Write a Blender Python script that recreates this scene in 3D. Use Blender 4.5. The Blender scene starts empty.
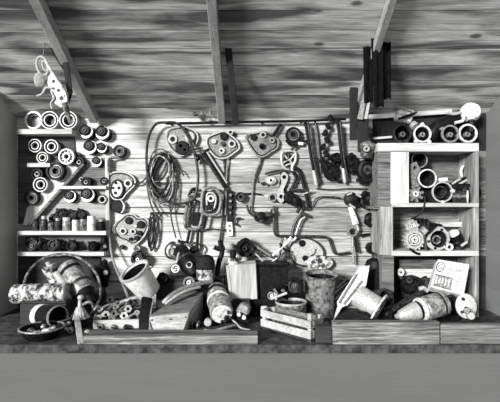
import bpy, bmesh, math, random
from mathutils import Vector, Matrix
random.seed(7)
PI = math.pi
C = bpy.context.scene
F = 437.5          # focal length in pixels of the 500 px wide frame
EYE = 1.68
WALL = 3.5         # distance of the back wall
BZ = 0.824         # bench top height

def P(px, py, d):
    return Vector(((px-250)*d/F, d, EYE-(py-201)*d/F))
def dbench(y):     # distance at which the bench top shows at image row y
    return (EYE-BZ)*F/(y-201)
def ceil_z(d):
    return EYE+0.648+0.556*(WALL-d)
def dceil(y):
    return 2.594/((201-y)/F+0.556)

# ---------------------------------------------------------------- materials
def newmat(name):
    m = bpy.data.materials.new(name); m.use_nodes = True
    nt = m.node_tree; b = nt.nodes['Principled BSDF']
    return m, nt, b
def ramp(nt, stops):
    r = nt.nodes.new('ShaderNodeValToRGB')
    e = r.color_ramp.elements
    while len(e) < len(stops): e.new(0.5)
    for i, (p, v) in enumerate(stops):
        e[i].position = p; e[i].color = (v, v, v*0.985, 1)
    return r
def speckle(name, lo, hi, rough=0.6, metal=0.0, scale=30, bump=0.25, a=0.41, b_=0.60, stretch=(1,1,1)):
    m, nt, b = newmat(name)
    tc = nt.nodes.new('ShaderNodeTexCoord'); mp = nt.nodes.new('ShaderNodeMapping')
    mp.inputs['Scale'].default_value = stretch
    nt.links.new(tc.outputs['Object'], mp.inputs['Vector'])
    n = nt.nodes.new('ShaderNodeTexNoise'); n.inputs['Scale'].default_value = scale
    n.inputs['Detail'].default_value = 6; n.inputs['Roughness'].default_value = 0.65
    nt.links.new(mp.outputs[0], n.inputs['Vector'])
    r = ramp(nt, [(a, lo), (b_, hi)])
    nt.links.new(n.outputs['Fac'], r.inputs[0]); nt.links.new(r.outputs[0], b.inputs['Base Color'])
    b.inputs['Roughness'].default_value = rough; b.inputs['Metallic'].default_value = metal
    b.inputs['Specular IOR Level'].default_value = 0.14 if hi < 0.05 else 0.35
    if bump:
        bp = nt.nodes.new('ShaderNodeBump'); bp.inputs['Strength'].default_value = bump
        bp.inputs['Distance'].default_value = 0.004
        nt.links.new(n.outputs['Fac'], bp.inputs['Height']); nt.links.new(bp.outputs[0], b.inputs['Normal'])
    return m
def planks(name, lo, hi, axis='Z', h=0.19, off=0.0, grain=1.0, stain=0.0, stain_v=0.03, seed=0.0, along='X', knots=True, xfade=None):
    """boards: every board its own tone, grain running along the board, stains and knots"""
    m, nt, b = newmat(name); N = nt.nodes; Lk = nt.links
    tc = N.new('ShaderNodeTexCoord'); sp = N.new('ShaderNodeSeparateXYZ')
    Lk.new(tc.outputs['Object'], sp.inputs[0])
    def mth(op, a, b2=None):
        q = N.new('ShaderNodeMath'); q.operation = op
        for i, v in enumerate((a, b2)):
            if v is None: continue
            if isinstance(v, (int, float)): q.inputs[i].default_value = v
            else: Lk.new(v, q.inputs[i])
        return q.outputs[0]
    ax = sp.outputs[axis]
    idx = mth('FLOOR', mth('DIVIDE', mth('SUBTRACT', ax, off), h))
    wn = N.new('ShaderNodeTexWhiteNoise'); wn.noise_dimensions = '1D'
    Lk.new(mth('ADD', idx, seed+0.37), wn.inputs['W'])
    cb = N.new('ShaderNodeCombineXYZ')
    Lk.new(sp.outputs[0], cb.inputs[0]); Lk.new(sp.outputs[1], cb.inputs[1]); Lk.new(sp.outputs[2], cb.inputs[2])
    ad = N.new('ShaderNodeVectorMath'); ad.operation = 'ADD'
    cc = N.new('ShaderNodeCombineXYZ'); Lk.new(mth('MULTIPLY', wn.outputs['Value'], 13.0), cc.inputs[{'X':0,'Y':1,'Z':2}[along]])
    Lk.new(cb.outputs[0], ad.inputs[0]); Lk.new(cc.outputs[0], ad.inputs[1])
    mp = N.new('ShaderNodeMapping')
    sc = {'X':(2.2,42,42), 'Y':(42,2.2,42), 'Z':(42,42,2.2)}[along]
    mp.inputs['Scale'].default_value = sc
    Lk.new(ad.outputs[0], mp.inputs['Vector'])
    n = N.new('ShaderNodeTexNoise'); n.inputs['Scale'].default_value = 1.7; n.inputs['Detail'].default_value = 9
    n.inputs['Roughness'].default_value = 0.68; n.inputs['Distortion'].default_value = 0.9
    Lk.new(mp.outputs[0], n.inputs['Vector'])
    g = mth('ADD', mth('MULTIPLY', mth('SUBTRACT', n.outputs['Fac'], 0.5), 1.5*grain), 0.5)
    g = mth('ADD', g, mth('MULTIPLY', mth('SUBTRACT', wn.outputs['Value'], 0.5), 0.35))
    # big soft wear patches
    n2 = N.new('ShaderNodeTexNoise'); n2.inputs['Scale'].default_value = 1.0; n2.inputs['Detail'].default_value = 4
    mp2 = N.new('ShaderNodeMapping'); mp2.inputs['Scale'].default_value = {'X':(1.2,5,5),'Y':(5,1.2,5),'Z':(5,5,1.2)}[along]
    Lk.new(ad.outputs[0], mp2.inputs['Vector']); Lk.new(mp2.outputs[0], n2.inputs['Vector'])
    g = mth('ADD', g, mth('MULTIPLY', mth('SUBTRACT', n2.outputs['Fac'], 0.5), 0.6))
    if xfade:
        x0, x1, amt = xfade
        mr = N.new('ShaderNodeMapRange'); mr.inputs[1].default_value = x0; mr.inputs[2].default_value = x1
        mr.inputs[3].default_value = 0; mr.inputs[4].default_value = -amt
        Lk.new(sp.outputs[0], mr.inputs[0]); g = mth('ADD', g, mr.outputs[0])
    r = ramp(nt, [(0.05, lo), (0.95, hi)]); Lk.new(g, r.inputs[0])
    col = r.outputs[0]
    def mixdark(fac, v):
        nonlocal col
        mx = N.new('ShaderNodeMix'); mx.data_type = 'RGBA'
        Lk.new(fac, mx.inputs['Factor']); Lk.new(col, mx.inputs['A']); mx.inputs['B'].default_value = (v, v, v, 1)
        col = mx.outputs['Result']
    if stain > 0:
        rs = ramp(nt, [(0.52-0.1*stain, 0.0), (0.66-0.06*stain, min(1.0, stain))])
        n3 = N.new('ShaderNodeTexNoise'); n3.inputs['Scale'].default_value = 1.0; n3.inputs['Detail'].default_value = 5; n3.inputs['Distortion'].default_value = 0.6
        mp3 = N.new('ShaderNodeMapping'); mp3.inputs['Location'].default_value = (seed*3.1, seed, 0)
        mp3.inputs['Scale'].default_value = {'X':(1.1,8,8),'Y':(8,1.1,8),'Z':(8,8,1.1)}[along]
        Lk.new(ad.outputs[0], mp3.inputs['Vector']); Lk.new(mp3.outputs[0], n3.inputs['Vector'])
        Lk.new(n3.outputs['Fac'], rs.inputs[0]); mixdark(rs.outputs[0], stain_v)
    if knots:
        v = N.new('ShaderNodeTexVoronoi'); v.inputs['Scale'].default_value = 1.0
        mp4 = N.new('ShaderNodeMapping'); mp4.inputs['Scale'].default_value = {'X':(2.2,4.5,4.5),'Y':(4.5,2.2,4.5),'Z':(4.5,4.5,2.2)}[along]
        Lk.new(ad.outputs[0], mp4.inputs['Vector']); Lk.new(mp4.outputs[0], v.inputs['Vector'])
        rk = ramp(nt, [(0.06, 0.85), (0.11, 0.0)]); Lk.new(v.outputs['Distance'], rk.inputs[0]); mixdark(rk.outputs[0], lo*0.35)
    Lk.new(col, b.inputs['Base Color']); b.inputs['Roughness'].default_value = 0.85
    b.inputs['Specular IOR Level'].default_value = 0.2
    bp = N.new('ShaderNodeBump'); bp.inputs['Strength'].default_value = 0.35; bp.inputs['Distance'].default_value = 0.004
    Lk.new(n.outputs['Fac'], bp.inputs['Height']); Lk.new(bp.outputs[0], b.inputs['Normal'])
    return m

M = {}
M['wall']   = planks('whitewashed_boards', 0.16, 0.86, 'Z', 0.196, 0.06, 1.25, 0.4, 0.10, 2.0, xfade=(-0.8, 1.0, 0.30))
M['roof']   = planks('roof_boards', 0.17, 0.92, 'Y', 0.1276, 3.52, 1.15, 0.85, 0.025, 5.0)
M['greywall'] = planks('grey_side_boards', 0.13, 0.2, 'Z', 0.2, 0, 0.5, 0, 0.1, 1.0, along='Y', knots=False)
M['unlitwall_lift'] = planks('lightened_side_boards', 0.36, 0.5, 'Z', 0.2, 0, 0.5, 0, 0.1, 1.0, along='Y', knots=False)  # lighter copy of the side boards, making up for the unlit left wall
M['greyfront'] = planks('grey_front_boards', 0.075, 0.115, 'Z', 0.3, 0, 0.4, 0, 0.1, 1.0, knots=False)
M['floor']  = speckle('packed_earth', 0.10, 0.17, 0.95, 0, 6, 0.4)
M['woodX']  = planks('worn_timber', 0.04, 0.46, 'Z', 5, -2, 1.5, 0.7, 0.03, 3.0, knots=False)
M['woodZ']  = planks('worn_post', 0.04, 0.46, 'Z', 50, -25, 1.5, 0.6, 0.05, 4.0, along='Z', knots=False)
M['woodY']  = planks('worn_rafter', 0.12, 0.5, 'Z', 50, -25, 1.0, 0.3, 0.05, 4.0, along='Y', knots=False)
M['stainedwood'] = planks('dark_stained_backing', 0.015, 0.15, 'Z', 50, -25, 1.3, 0.4, 0.008, 18.0, knots=False)
M['greyboard'] = planks('grey_shelf_backing', 0.10, 0.5, 'Z', 50, -25, 1.2, 0.4, 0.05, 16.0, knots=False)
M['white']  = planks('white_painted_wood', 0.28, 0.80, 'Z', 50, -25, 1.2, 0.4, 0.1, 6.0, knots=False)
M['whiteZ'] = planks('white_painted_post', 0.34, 0.82, 'Z', 50, -25, 1.2, 0.3, 0.1, 6.0, along='Z', knots=False)
M['darkwood'] = planks('dark_wood_and_shade', 0.004, 0.055, 'Z', 50, -25, 1.0, 0.3, 0.01, 8.0, knots=False)  # near-black tone also stands in for missing light at the back
M['darkwoodZ'] = planks('oil_dark_batten', 0.004, 0.03, 'Z', 50, -25, 1.0, 0.3, 0.008, 8.0, along='Z', knots=False)
M['midwood'] = planks('grey_aged_wood', 0.03, 0.30, 'Z', 50, -25, 1.4, 0.3, 0.03, 9.0, knots=False)
M['paleX']  = planks('pale_cut_wood', 0.18, 0.62, 'Z', 50, -25, 1.3, 0.4, 0.08, 10.0, knots=False)
M['bench']  = speckle('oil_soaked_bench', 0.008, 0.09, 0.8, 0, 14, 0.4, 0.38, 0.7)
M['black']  = speckle('black_greasy_iron_and_shade', 0.002, 0.010, 0.5, 0.0, 40, 0.3)  # tone lowered so it also paints unlit hollows black
M['rubber'] = speckle('black_rubber', 0.006, 0.02, 0.75, 0.0, 50, 0.15)
M['cloth']  = speckle('black_cloth', 0.004, 0.014, 0.95, 0.0, 60, 0.4)
M['iron']   = speckle('dark_iron', 0.006, 0.055, 0.45, 0.2, 45, 0.3)
M['grey']   = speckle('grey_cast_iron', 0.03, 0.24, 0.5, 0.25, 40, 0.3)
M['steel']  = speckle('worn_steel', 0.08, 0.38, 0.4, 0.3, 90, 0.2, 0.36, 0.64)
M['pale']   = speckle('pale_aluminium', 0.28, 0.52, 0.45, 0.2, 80, 0.2, 0.36, 0.64)
M['bright'] = speckle('bright_machined_rim', 0.40, 0.85, 0.35, 0.15, 50, 0.1)
M['tin']    = speckle('stained_tin', 0.05, 0.40, 0.5, 0.2, 38, 0.2, 0.36, 0.64)
M['rusttin'] = speckle('rusty_painted_tin', 0.012, 0.30, 0.65, 0.1, 30, 0.3, 0.34, 0.68)
M['whitepail'] = speckle('scuffed_white_enamel', 0.40, 0.80, 0.45, 0.0, 22, 0.15, 0.28, 0.5)
M['patch']  = speckle('flaking_white_paint', 0.02, 0.50, 0.6, 0.05, 26, 0.3, 0.44, 0.56)
M['enamel'] = speckle('chipped_white_enamel', 0.12, 0.72, 0.4, 0.0, 34, 0.15, 0.30, 0.52)
M['gasket'] = speckle('grey_gasket_face', 0.10, 0.25, 0.5, 0.2, 70, 0.25)
M['paper']  = speckle('white_paper', 0.45, 0.75, 0.8, 0.0, 25, 0.1)
M['ink']    = speckle('dark_print', 0.015, 0.05, 0.8, 0.0, 30, 0)
M['inkgrey']= speckle('grey_print', 0.12, 0.3, 0.8, 0.0, 60, 0)

# ---------------------------------------------------------------- mesh helpers
def BM(): return bmesh.new()
def zto(dirv):
    return Vector(dirv).normalized().to_track_quat('Z', 'Y').to_matrix().to_4x4()
def lathe(bm, prof, origin=(0,0,0), axis=(0,-1,0), seg=28, squash=(1,1), arc=None):
    """profile (radius, height) swept round an axis"""
    Mx = Matrix.Translation(Vector(origin)) @ zto(axis)
    rows = []
    for r, h in prof:
        if r < 1e-6:
            rows.append([bm.verts.new(Mx @ Vector((0,0,h)))]*seg)
        else:
            rows.append([bm.verts.new(Mx @ Vector((r*math.cos(2*PI*i/seg)*squash[0], r*math.sin(2*PI*i/seg)*squash[1], h))) for i in range(seg)])
    for a, b in zip(rows, rows[1:]):
        for i in range(seg):
            j = (i+1) % seg
            vs = []
            for v in (a[i], a[j], b[j], b[i]):
                if v not in vs: vs.append(v)
            if len(vs) >= 3:
                try: bm.faces.new(vs)
                except ValueError: pass
    return bm
def annulus(bm, ro, ri, h0, h1, origin=(0,0,0), axis=(0,-1,0), seg=28, bev=0.12):
    t = (h1-h0); b = min(bev*(ro-ri), abs(t)*0.3)
    s = 1 if t > 0 else -1
    prof = [(ri, h0), (ro, h0), (ro, h1-s*b), (ro-b, h1), (ri+b, h1), (ri, h1-s*b), (ri, h0)]
    return lathe(bm, prof, origin, axis, seg)
def disc(bm, r, h0, h1, origin=(0,0,0), axis=(0,-1,0), seg=28):
    b = min(0.15*r, 0.3*abs(h1-h0)); s = 1 if h1 > h0 else -1
    return lathe(bm, [(0,h0),(r,h0),(r,h1-s*b),(r-b,h1),(0,h1)], origin, axis, seg)
def smooth(pts, n=5, closed=False):
    pts = [Vector(p) for p in pts]; out = []; N = len(pts)
    if N < 3 and not closed: return pts
    rng = range(N if closed else N-1)
    for i in rng:
        if closed: p0, p1, p2, p3 = pts[(i-1)%N], pts[i], pts[(i+1)%N], pts[(i+2)%N]
        else: p0, p1, p2, p3 = pts[max(i-1,0)], pts[i], pts[i+1], pts[min(i+2,N-1)]
        for k in range(n):
            t = k/n
            out.append(0.5*((2*p1)+(p2-p0)*t+(2*p0-5*p1+4*p2-p3)*t*t+(3*p1-p0-3*p2+p3)*t**3))
    if not closed: out.append(pts[-1])
    return out
def tube(bm, pts, r, seg=8, closed=False, n=5, sm=True, flat=1.0):
    """round bar through points; r a number or one radius per point"""
    P0 = [Vector(p) for p in pts]
    if isinstance(r, (list, tuple)):
        R0 = [Vector((x,0,0)) for x in r]
        R = [v.x for v in (smooth(R0, n, closed) if sm else R0)]
    Q = smooth(P0, n, closed) if sm else P0
    if not isinstance(r, (list, tuple)): R = [r]*len(Q)
    N = len(Q); rings = []; nrm = None
    for i in range(N):
        a = Q[(i-1)%N] if (closed or i > 0) else Q[i]
        b = Q[(i+1)%N] if (closed or i < N-1) else Q[i]
        t = (b-a); t = t.normalized() if t.length > 1e-9 else Vector((0,0,1))
        if nrm is None:
            nrm = t.cross(Vector((0,1,0)));
            if nrm.length < 1e-3: nrm = t.cross(Vector((1,0,0)))
        nrm = (nrm - t*nrm.dot(t)).normalized(); bi = t.cross(nrm)
        rings.append([bm.verts.new(Q[i]+R[i]*(math.cos(2*PI*k/seg)*nrm+flat*math.sin(2*PI*k/seg)*bi)) for k in range(seg)])
    m = N if closed else N-1
    for i in range(m):
        a, b = rings[i], rings[(i+1)%N]
        for k in range(seg):
            bm.faces.new((a[k], a[(k+1)%seg], b[(k+1)%seg], b[k]))
    if not closed:
        bm.faces.new(rings[0][::-1]); bm.faces.new(rings[-1])
    return bm
def hexa(bm, c, bev=0.0):
    """solid from eight corners: four bottom then four top, same order"""
    t = BM(); v = [t.verts.new(Vector(p)) for p in c]
    for f in ((3,2,1,0),(4,5,6,7),(0,1,5,4),(1,2,6,5),(2,3,7,6),(3,0,4,7)): t.faces.new([v[i] for i in f])
    if bev: bmesh.ops.bevel(t, geom=t.edges[:]+t.verts[:], offset=bev, segments=1, affect='EDGES', profile=0.5)
    me = bpy.data.meshes.new('tmp'); t.to_mesh(me); t.free(); bm.from_mesh(me); bpy.data.meshes.remove(me)
    return bm
def box(bm, c, s, rot=None, bev=0.003):
    x, y, z = (k/2 for k in s); c = Vector(c)
    R = rot.to_matrix() if hasattr(rot, 'to_matrix') else (rot or Matrix.Identity(3))
    co = [(-x,-y,-z),(x,-y,-z),(x,y,-z),(-x,y,-z),(-x,-y,z),(x,-y,z),(x,y,z),(-x,y,z)]
    return hexa(bm, [c+R@Vector(p) for p in co], min(bev, min(s)*0.3))
def beam(bm, a, b, w, h, up=(0,0,1), bev=0.003):
    """square bar from a to b, w wide, h along up"""
    a, b = Vector(a), Vector(b); t = (b-a).normalized(); u = Vector(up)
    u = (u-t*u.dot(t)).normalized(); s = t.cross(u)
    co = []
    for k in (-h/2, h/2):
        for q, sgn in ((a,-1),(b,-1),(b,1),(a,1)): co.append(q+s*(w/2*sgn)+u*k)
    return hexa(bm, co, min(bev, w*0.3, h*0.3))
def plate(bm, outline, thick, holes=(), origin=Vector((0,0,0)), bev=True, frame=None):
    """flat plate with holes: outline and holes are lists of (x, z) in metres; back face at y=0, front at y=-thick"""
    t = BM()
    def loop(pts):
        vs = [t.verts.new((p[0], 0, p[1])) for p in pts]
        for i in range(len(vs)): t.edges.new((vs[i], vs[(i+1)%len(vs)]))
    loop(outline)
    for h in holes: loop(h)
    bmesh.ops.triangle_fill(t, edges=t.edges[:], use_beauty=True)
    r = bmesh.ops.extrude_face_region(t, geom=t.faces[:])
    for v in [g for g in r['geom'] if isinstance(g, bmesh.types.BMVert)]: v.co.y -= thick
    bmesh.ops.recalc_face_normals(t, faces=t.faces[:])
    if frame is None: frame = Matrix.Translation(origin)
    bmesh.ops.transform(t, matrix=frame, verts=t.verts[:])
    me = bpy.data.meshes.new('tmp'); t.to_mesh(me); t.free(); bm.from_mesh(me); bpy.data.meshes.remove(me)
    return bm
def circ(cx, cz, r, n=16, rx=None):
    return [(cx+(rx or r)*math.cos(2*PI*i/n), cz+r*math.sin(2*PI*i/n)) for i in range(n)]
def obj(name, bm, m, parent=None, ang=35):
    bmesh.ops.recalc_face_normals(bm, faces=bm.faces[:])
    me = bpy.data.meshes.new(name); bm.to_mesh(me); bm.free()
    for p in me.polygons: p.use_smooth = True
    me.set_sharp_from_angle(angle=math.radians(ang))
    me.materials.append(M[m] if isinstance(m, str) else m)
    o = bpy.data.objects.new(name, me); C.collection.objects.link(o)
    if parent: o.parent = parent
    return o
def struct(name, bm, m):
    o = obj(name, bm, m); o['kind'] = 'structure'; return o

class Th:
    """a thing: an Empty that parents its parts, or (solo) one mesh"""
    def __init__(s, name, label, cat, px, py, d, group=None, solo=False, z=None):
        s.name, s.px, s.py, s.d, s.u = name, px, py, d, d/F
        s.o = P(px, py, d)
        if z is not None: s.o.z = z
        s.meta = (label, cat, group); s.solo = solo; s.root = None
        if not solo:
            s.root = bpy.data.objects.new(name, None); s.root.empty_display_size = 0.03
            C.collection.objects.link(s.root); s.tag(s.root)
    def tag(s, o):
        o.location = s.o; o['label'] = s.meta[0]; o['category'] = s.meta[1]
        if s.meta[2]: o['group'] = s.meta[2]
    def q(s, px, py, d=None): return P(px, py, d or s.d) - s.o
    def part(s, name, bm, m, parent=None, label=None, ang=35):
        if s.solo:
            o = obj(s.name, bm, m, None, ang); s.tag(o); s.root = o; return o
        o = obj(name, bm, m, parent or s.root, ang)
        if label: o['label'] = label
        return o
def copy_thing(root, loc, label, group=None):
    r = root.copy(); C.collection.objects.link(r); r.location = loc; r['label'] = label
    if group: r['group'] = group
    for ch in list(root.children):
        c = ch.copy(); C.collection.objects.link(c); c.parent = r
        for g in ch.children:
            k = g.copy(); C.collection.objects.link(k); k.parent = c
    return r
# ---------------------------------------------------------------- the setting
bm = BM()
zb = 0.06
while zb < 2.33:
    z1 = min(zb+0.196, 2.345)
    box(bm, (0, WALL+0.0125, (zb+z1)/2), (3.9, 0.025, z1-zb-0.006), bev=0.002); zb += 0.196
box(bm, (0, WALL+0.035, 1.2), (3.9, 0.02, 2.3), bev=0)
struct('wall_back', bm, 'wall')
bm = BM()
dy, dz = -0.874, 0.486
L = 0.0; i = 0
while L < 1.42:
    a = Vector((0, WALL+0.02+dy*L, ceil_z(WALL)-0.0+dz*L)); w = 0.146
    b = a + Vector((0, dy*w, dz*w)); n = Vector((0, dz, -dy))*0.02
    x = 1.95; e = Vector((0, dy, dz))*0.0035
    a2, b2 = a+e, b-e
    hexa(bm, [Vector((-x,0,0))+a2, Vector((x,0,0))+a2, Vector((x,0,0))+a2+n, Vector((-x,0,0))+a2+n,
              Vector((-x,0,0))+b2, Vector((x,0,0))+b2, Vector((x,0,0))+b2+n, Vector((-x,0,0))+b2+n], 0.0004)
    L += w
a = Vector((0, WALL+0.05, ceil_z(WALL)+0.01)); b = a+Vector((0, dy*1.46, dz*1.46)); n = Vector((0, dz, -dy))*0.02
a += n*1.5; b += n*1.5
hexa(bm, [Vector((-1.95,0,0))+a, Vector((1.95,0,0))+a, Vector((1.95,0,0))+a+n, Vector((-1.95,0,0))+a+n,
          Vector((-1.95,0,0))+b, Vector((1.95,0,0))+b, Vector((1.95,0,0))+b+n, Vector((-1.95,0,0))+b+n])
struct('ceiling', bm, 'roof')
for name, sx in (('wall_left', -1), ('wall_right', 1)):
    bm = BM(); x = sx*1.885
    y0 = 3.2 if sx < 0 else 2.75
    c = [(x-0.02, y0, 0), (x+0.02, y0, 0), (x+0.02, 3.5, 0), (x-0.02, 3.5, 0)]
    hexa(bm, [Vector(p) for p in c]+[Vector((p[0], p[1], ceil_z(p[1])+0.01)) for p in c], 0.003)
    struct(name, bm, 'unlitwall_lift' if sx < 0 else 'greywall')
bm = BM(); box(bm, (0, 1.0, -0.03), (12, 8, 0.06), bev=0); struct('floor', bm, 'floor')
# rafters under the roof boards
def rafter(name, px, w, h, d0=3.46, d1=2.26):
    x = (px-250)*0.008; bm = BM()
    n = Vector((0, -dz, dy)); off = n*(h/2)
    beam(bm, Vector((x, d0, ceil_z(d0)))+off, Vector((x, d1, ceil_z(d1)))+off, w, h, up=n)
    return struct(name, bm, 'woodY')
rafter('trim_1', 97, 0.06, 0.07)
rafter('trim_2', 222.5, 0.055, 0.07)
rafter('trim_3', 352, 0.045, 0.06)
# ---------------------------------------------------------------- the workbench
t = Th('workbench', 'long oil-stained workbench running along the back wall under all the junk', 'workbench', 250, 345, 2.6)
o = t.o
def loc(x, y, z): return Vector((x, y, z))-o
bm = BM()
for k in range(4):
    y0 = 2.6+k*0.225; box(bm, loc(0, y0+0.1115, BZ-0.025), (3.72, 0.223, 0.05))
t.part('bench_top', bm, 'bench')
bm = BM(); box(bm, loc(0, 2.63, BZ-0.05-0.385), (3.72, 0.03, 0.77)); t.part('front_panel', bm, 'greyfront', label='grey front panel')
for x in (-1.8, 1.8):
    bm = BM(); box(bm, loc(x, 3.4, (BZ-0.05)/2), (0.08, 0.08, BZ-0.05)); t.part('leg', bm, 'woodZ')

def board_on_bench(name, label, x0, x1, y0, h, depth, m, d=2.6, skew=0):
    t = Th(name, label, 'board', (x0+x1)/2, 345, d, solo=True, z=BZ)
    a = (x0-(x0+x1)/2)*t.u; b = -a; bm = BM()
    c = [(a, 0, 0), (b, 0, 0), (b, depth, 0), (a, depth, 0)]
    hexa(bm, [Vector(p) for p in c]+[Vector((a,0,h)), Vector((b,0,h+skew)), Vector((b,depth,h+skew)), Vector((a,depth,h))], 0.004)
    t.part(name, bm, m)
board_on_bench('timber_board', 'long pale worn timber along the bench front edge, left of the slatted crate', 83, 258, 0, 0.052, 0.13, 'woodX', 2.605)
board_on_bench('crate_board', 'thick weathered board on edge at the bench front under the pump with the pale blade', 333, 440, 0, 0.135, 0.05, 'woodX', 2.605)
board_on_bench('crate_board', 'shorter darker board on edge at the right end of the bench front', 441, 520, 0, 0.115, 0.05, 'midwood', 2.615)
board_on_bench('wooden_block', 'dark squared block between slatted crate and thick weathered board', 316, 332, 0, 0.10, 0.12, 'darkwood', 2.63)

# ---------------------------------------------------------------- left shelving
t = Th('wall_shelf', 'wooden shelving on the left wall with dark backing and a pale diagonal brace', 'shelf', 60, 234, WALL)
def slab(px0, py0, px1, py1, d0, d1, bm=None):
    """board filling the pixel rectangle at front distance d0, reaching back to d1"""
    bm = bm or BM(); a = P(px0, py1, d0)-t.o; b = P(px1, py0, d0)-t.o; k = d1-d0
    c = [(a.x, a.y, a.z), (b.x, a.y, a.z), (b.x, a.y+k, a.z), (a.x, a.y+k, a.z)]
    return hexa(bm, [Vector(p) for p in c]+[Vector((p[0], p[1], b.z)) for p in c], 0.002)
def poly(pts, d, thick, bm=None, holes=()):
    bm = bm or BM()
    f = lambda p: ((P(p[0], p[1], d)-t.o).x, (P(p[0], p[1], d)-t.o).z)
    return plate(bm, [f(p) for p in pts], thick, [], Vector((0, d-t.o.y+thick, 0)))
t.part('back_panel', poly([(18,134),(74,134),(75,152),(68,172),(28,224),(18,224)], 3.488, 0.012), 'stainedwood', label='dark stained backing')
t.part('back_panel', poly([(66,167),(107,167),(107,187),(58,187)], 3.486, 0.014), 'midwood', label='grey backing under the small cup')
t.part('back_panel', poly([(48,206),(60,189),(107,189),(107,231),(28,231)], 3.489, 0.010), 'greyboard', label='grey backing behind the jars')
t.part('back_panel', poly([(18,236),(108,236),(108,254),(18,254)], 3.488, 0.012), 'midwood', label='grey backing')
t.part('back_panel', poly([(18,257),(100,257),(108,308),(18,308)], 3.488, 0.012), 'darkwood', label='dark panel painting the junk shadow above the bench')  # panel darkens the wall where the junk shades it
t.part('shelf_board', slab(17,129,72,134,3.36,3.5), 'white', label='white edged top shelf')
t.part('shelf_board', slab(27,163,50,167,3.40,3.5), 'white', label='short white ledge')
t.part('shelf_board', slab(60,186,106,189,3.42,3.5), 'white', label='thin white ledge')
t.part('shelf_board', slab(17,231,106,235,3.36,3.5), 'white')
t.part('shelf_board', slab(17,252,104,256,3.38,3.5), 'white')
bm = BM(); beam(bm, P(84,164,3.455)-t.o, P(29,226,3.455)-t.o, 0.03, 0.022, up=(1,0,1)); t.part('brace', bm, 'midwood')
t.part('side_panel', poly([(68,165),(82,165),(31,225),(23,225),(27,208),(42,192),(53,176)], 3.468, 0.012), 'whiteZ', label='white triangular panel')
bm = BM(); beam(bm, P(107.5,158,3.47)-t.o, P(108.5,238,3.47)-t.o, 0.03, 0.035, up=(0,1,0)); t.part('upright', bm, 'whiteZ', label='white upright strip')

# ---------------------------------------------------------------- right shelving
t = Th('shelf_unit', 'pale wooden shelf unit with open compartments at the right end of the bench', 'shelf', 428, 250, 3.2)
t.part('back_panel', poly([(373,118),(486,113),(486,150),(373,150)], 3.44, 0.012), 'darkwoodZ', label='black panel standing in for the dark opening above the top board')  # black sheet paints the unlit opening over the shelf unit
t.part('back_panel', poly([(395,150),(486,150),(486,206),(395,206)], 3.46, 0.012), 'midwood')
t.part('back_panel', poly([(390,206),(486,206),(486,256),(390,256)], 3.46, 0.012), 'woodX')
t.part('back_panel', poly([(390,256),(486,256),(486,309),(390,309)], 3.46, 0.012), 'darkwood')  # dark wood paints the shade behind the bottom of the unit
t.part('top_board', slab(378,143,479,151.5,3.2,3.47), 'white')
t.part('shelf_board', slab(392,203,479,207,3.2,3.47), 'white')
t.part('shelf_board', slab(392,251,479,256,3.2,3.47), 'white')
t.part('rail', slab(440,222,464,227,3.4,3.46), 'white', label='white rail across the lower compartment')
t.part('post', slab(378,152,391,206,3.215,3.47), 'midwood', label='grey side post')
t.part('post', slab(391,152,409,204,3.205,3.235), 'whiteZ', label='white front post')
t.part('post', slab(380,206.5,393,255,3.21,3.47), 'woodZ', label='chipped pale post')
t.part('post', slab(382,255,394,317,3.21,3.40), 'midwood')
t.part('post', slab(373,206,382,209,3.22,3.46), 'woodX', label='short rail end')
t.part('side_panel', slab(474,152,479,317,3.21,3.47), 'woodZ')
bm = BM(); beam(bm, P(368,117,3.40)-t.o, P(452,111.5,3.40)-t.o, 0.02, 0.036); t.part('lath', bm, 'white', label='white lath under the roof')
bm = BM(); beam(bm, P(373,138.5,3.42)-t.o, P(392,137,3.42)-t.o, 0.02, 0.018); t.part('lath', bm, 'white')
t.part('box_side', slab(400,260,436,268,3.36,3.39), 'woodX'); t.part('box_side', slab(400,269,436,278,3.36,3.39), 'white')

# dark battens hanging from the roof
def batten(name, label, a, b, w, h, m, cat='board'):
    t = Th(name, label, cat, *a, solo=True)
    bm = BM(); beam(bm, t.q(*a), t.q(*b), w, h, up=(0,1,0)); t.part(name, bm, m)
batten('dark_board', 'narrow black board hanging beside the middle rafter', (228.2,48.3,2.88), (236,125,3.10), 0.045, 0.022, 'darkwoodZ')
batten('dark_board', 'short dark board standing upright left of the pale split stick', (353.5,84,3.20), (353.5,140,3.32), 0.055, 0.03, 'darkwoodZ')
batten('dark_board', 'dark upright board directly under the pale split stick', (363,110,3.24), (363,152,3.30), 0.075, 0.03, 'darkwoodZ')
t = Th('split_stick', 'pale split wedge of wood leaning on dark upright board beside black cloth', 'stick', 365, 100, 3.12)
bm = BM(); hexa(bm, [t.q(357,119,3.21), t.q(363,120,3.21), t.q(363,120,3.24), t.q(357,119,3.24), t.q(367,79,3.06), t.q(370,80,3.06), t.q(370,80,3.09), t.q(367,79,3.09)], 0.003); t.part('stick', bm, 'woodZ')
bm = BM(); hexa(bm, [t.q(364,119,3.14), t.q(367.5,119,3.14), t.q(367.5,119,3.17), t.q(364,119,3.17), t.q(372,82,3.06), t.q(374,80,3.06), t.q(374,80,3.09), t.q(372,82,3.09)], 0.002); t.part('splinter', bm, 'white')
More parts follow.
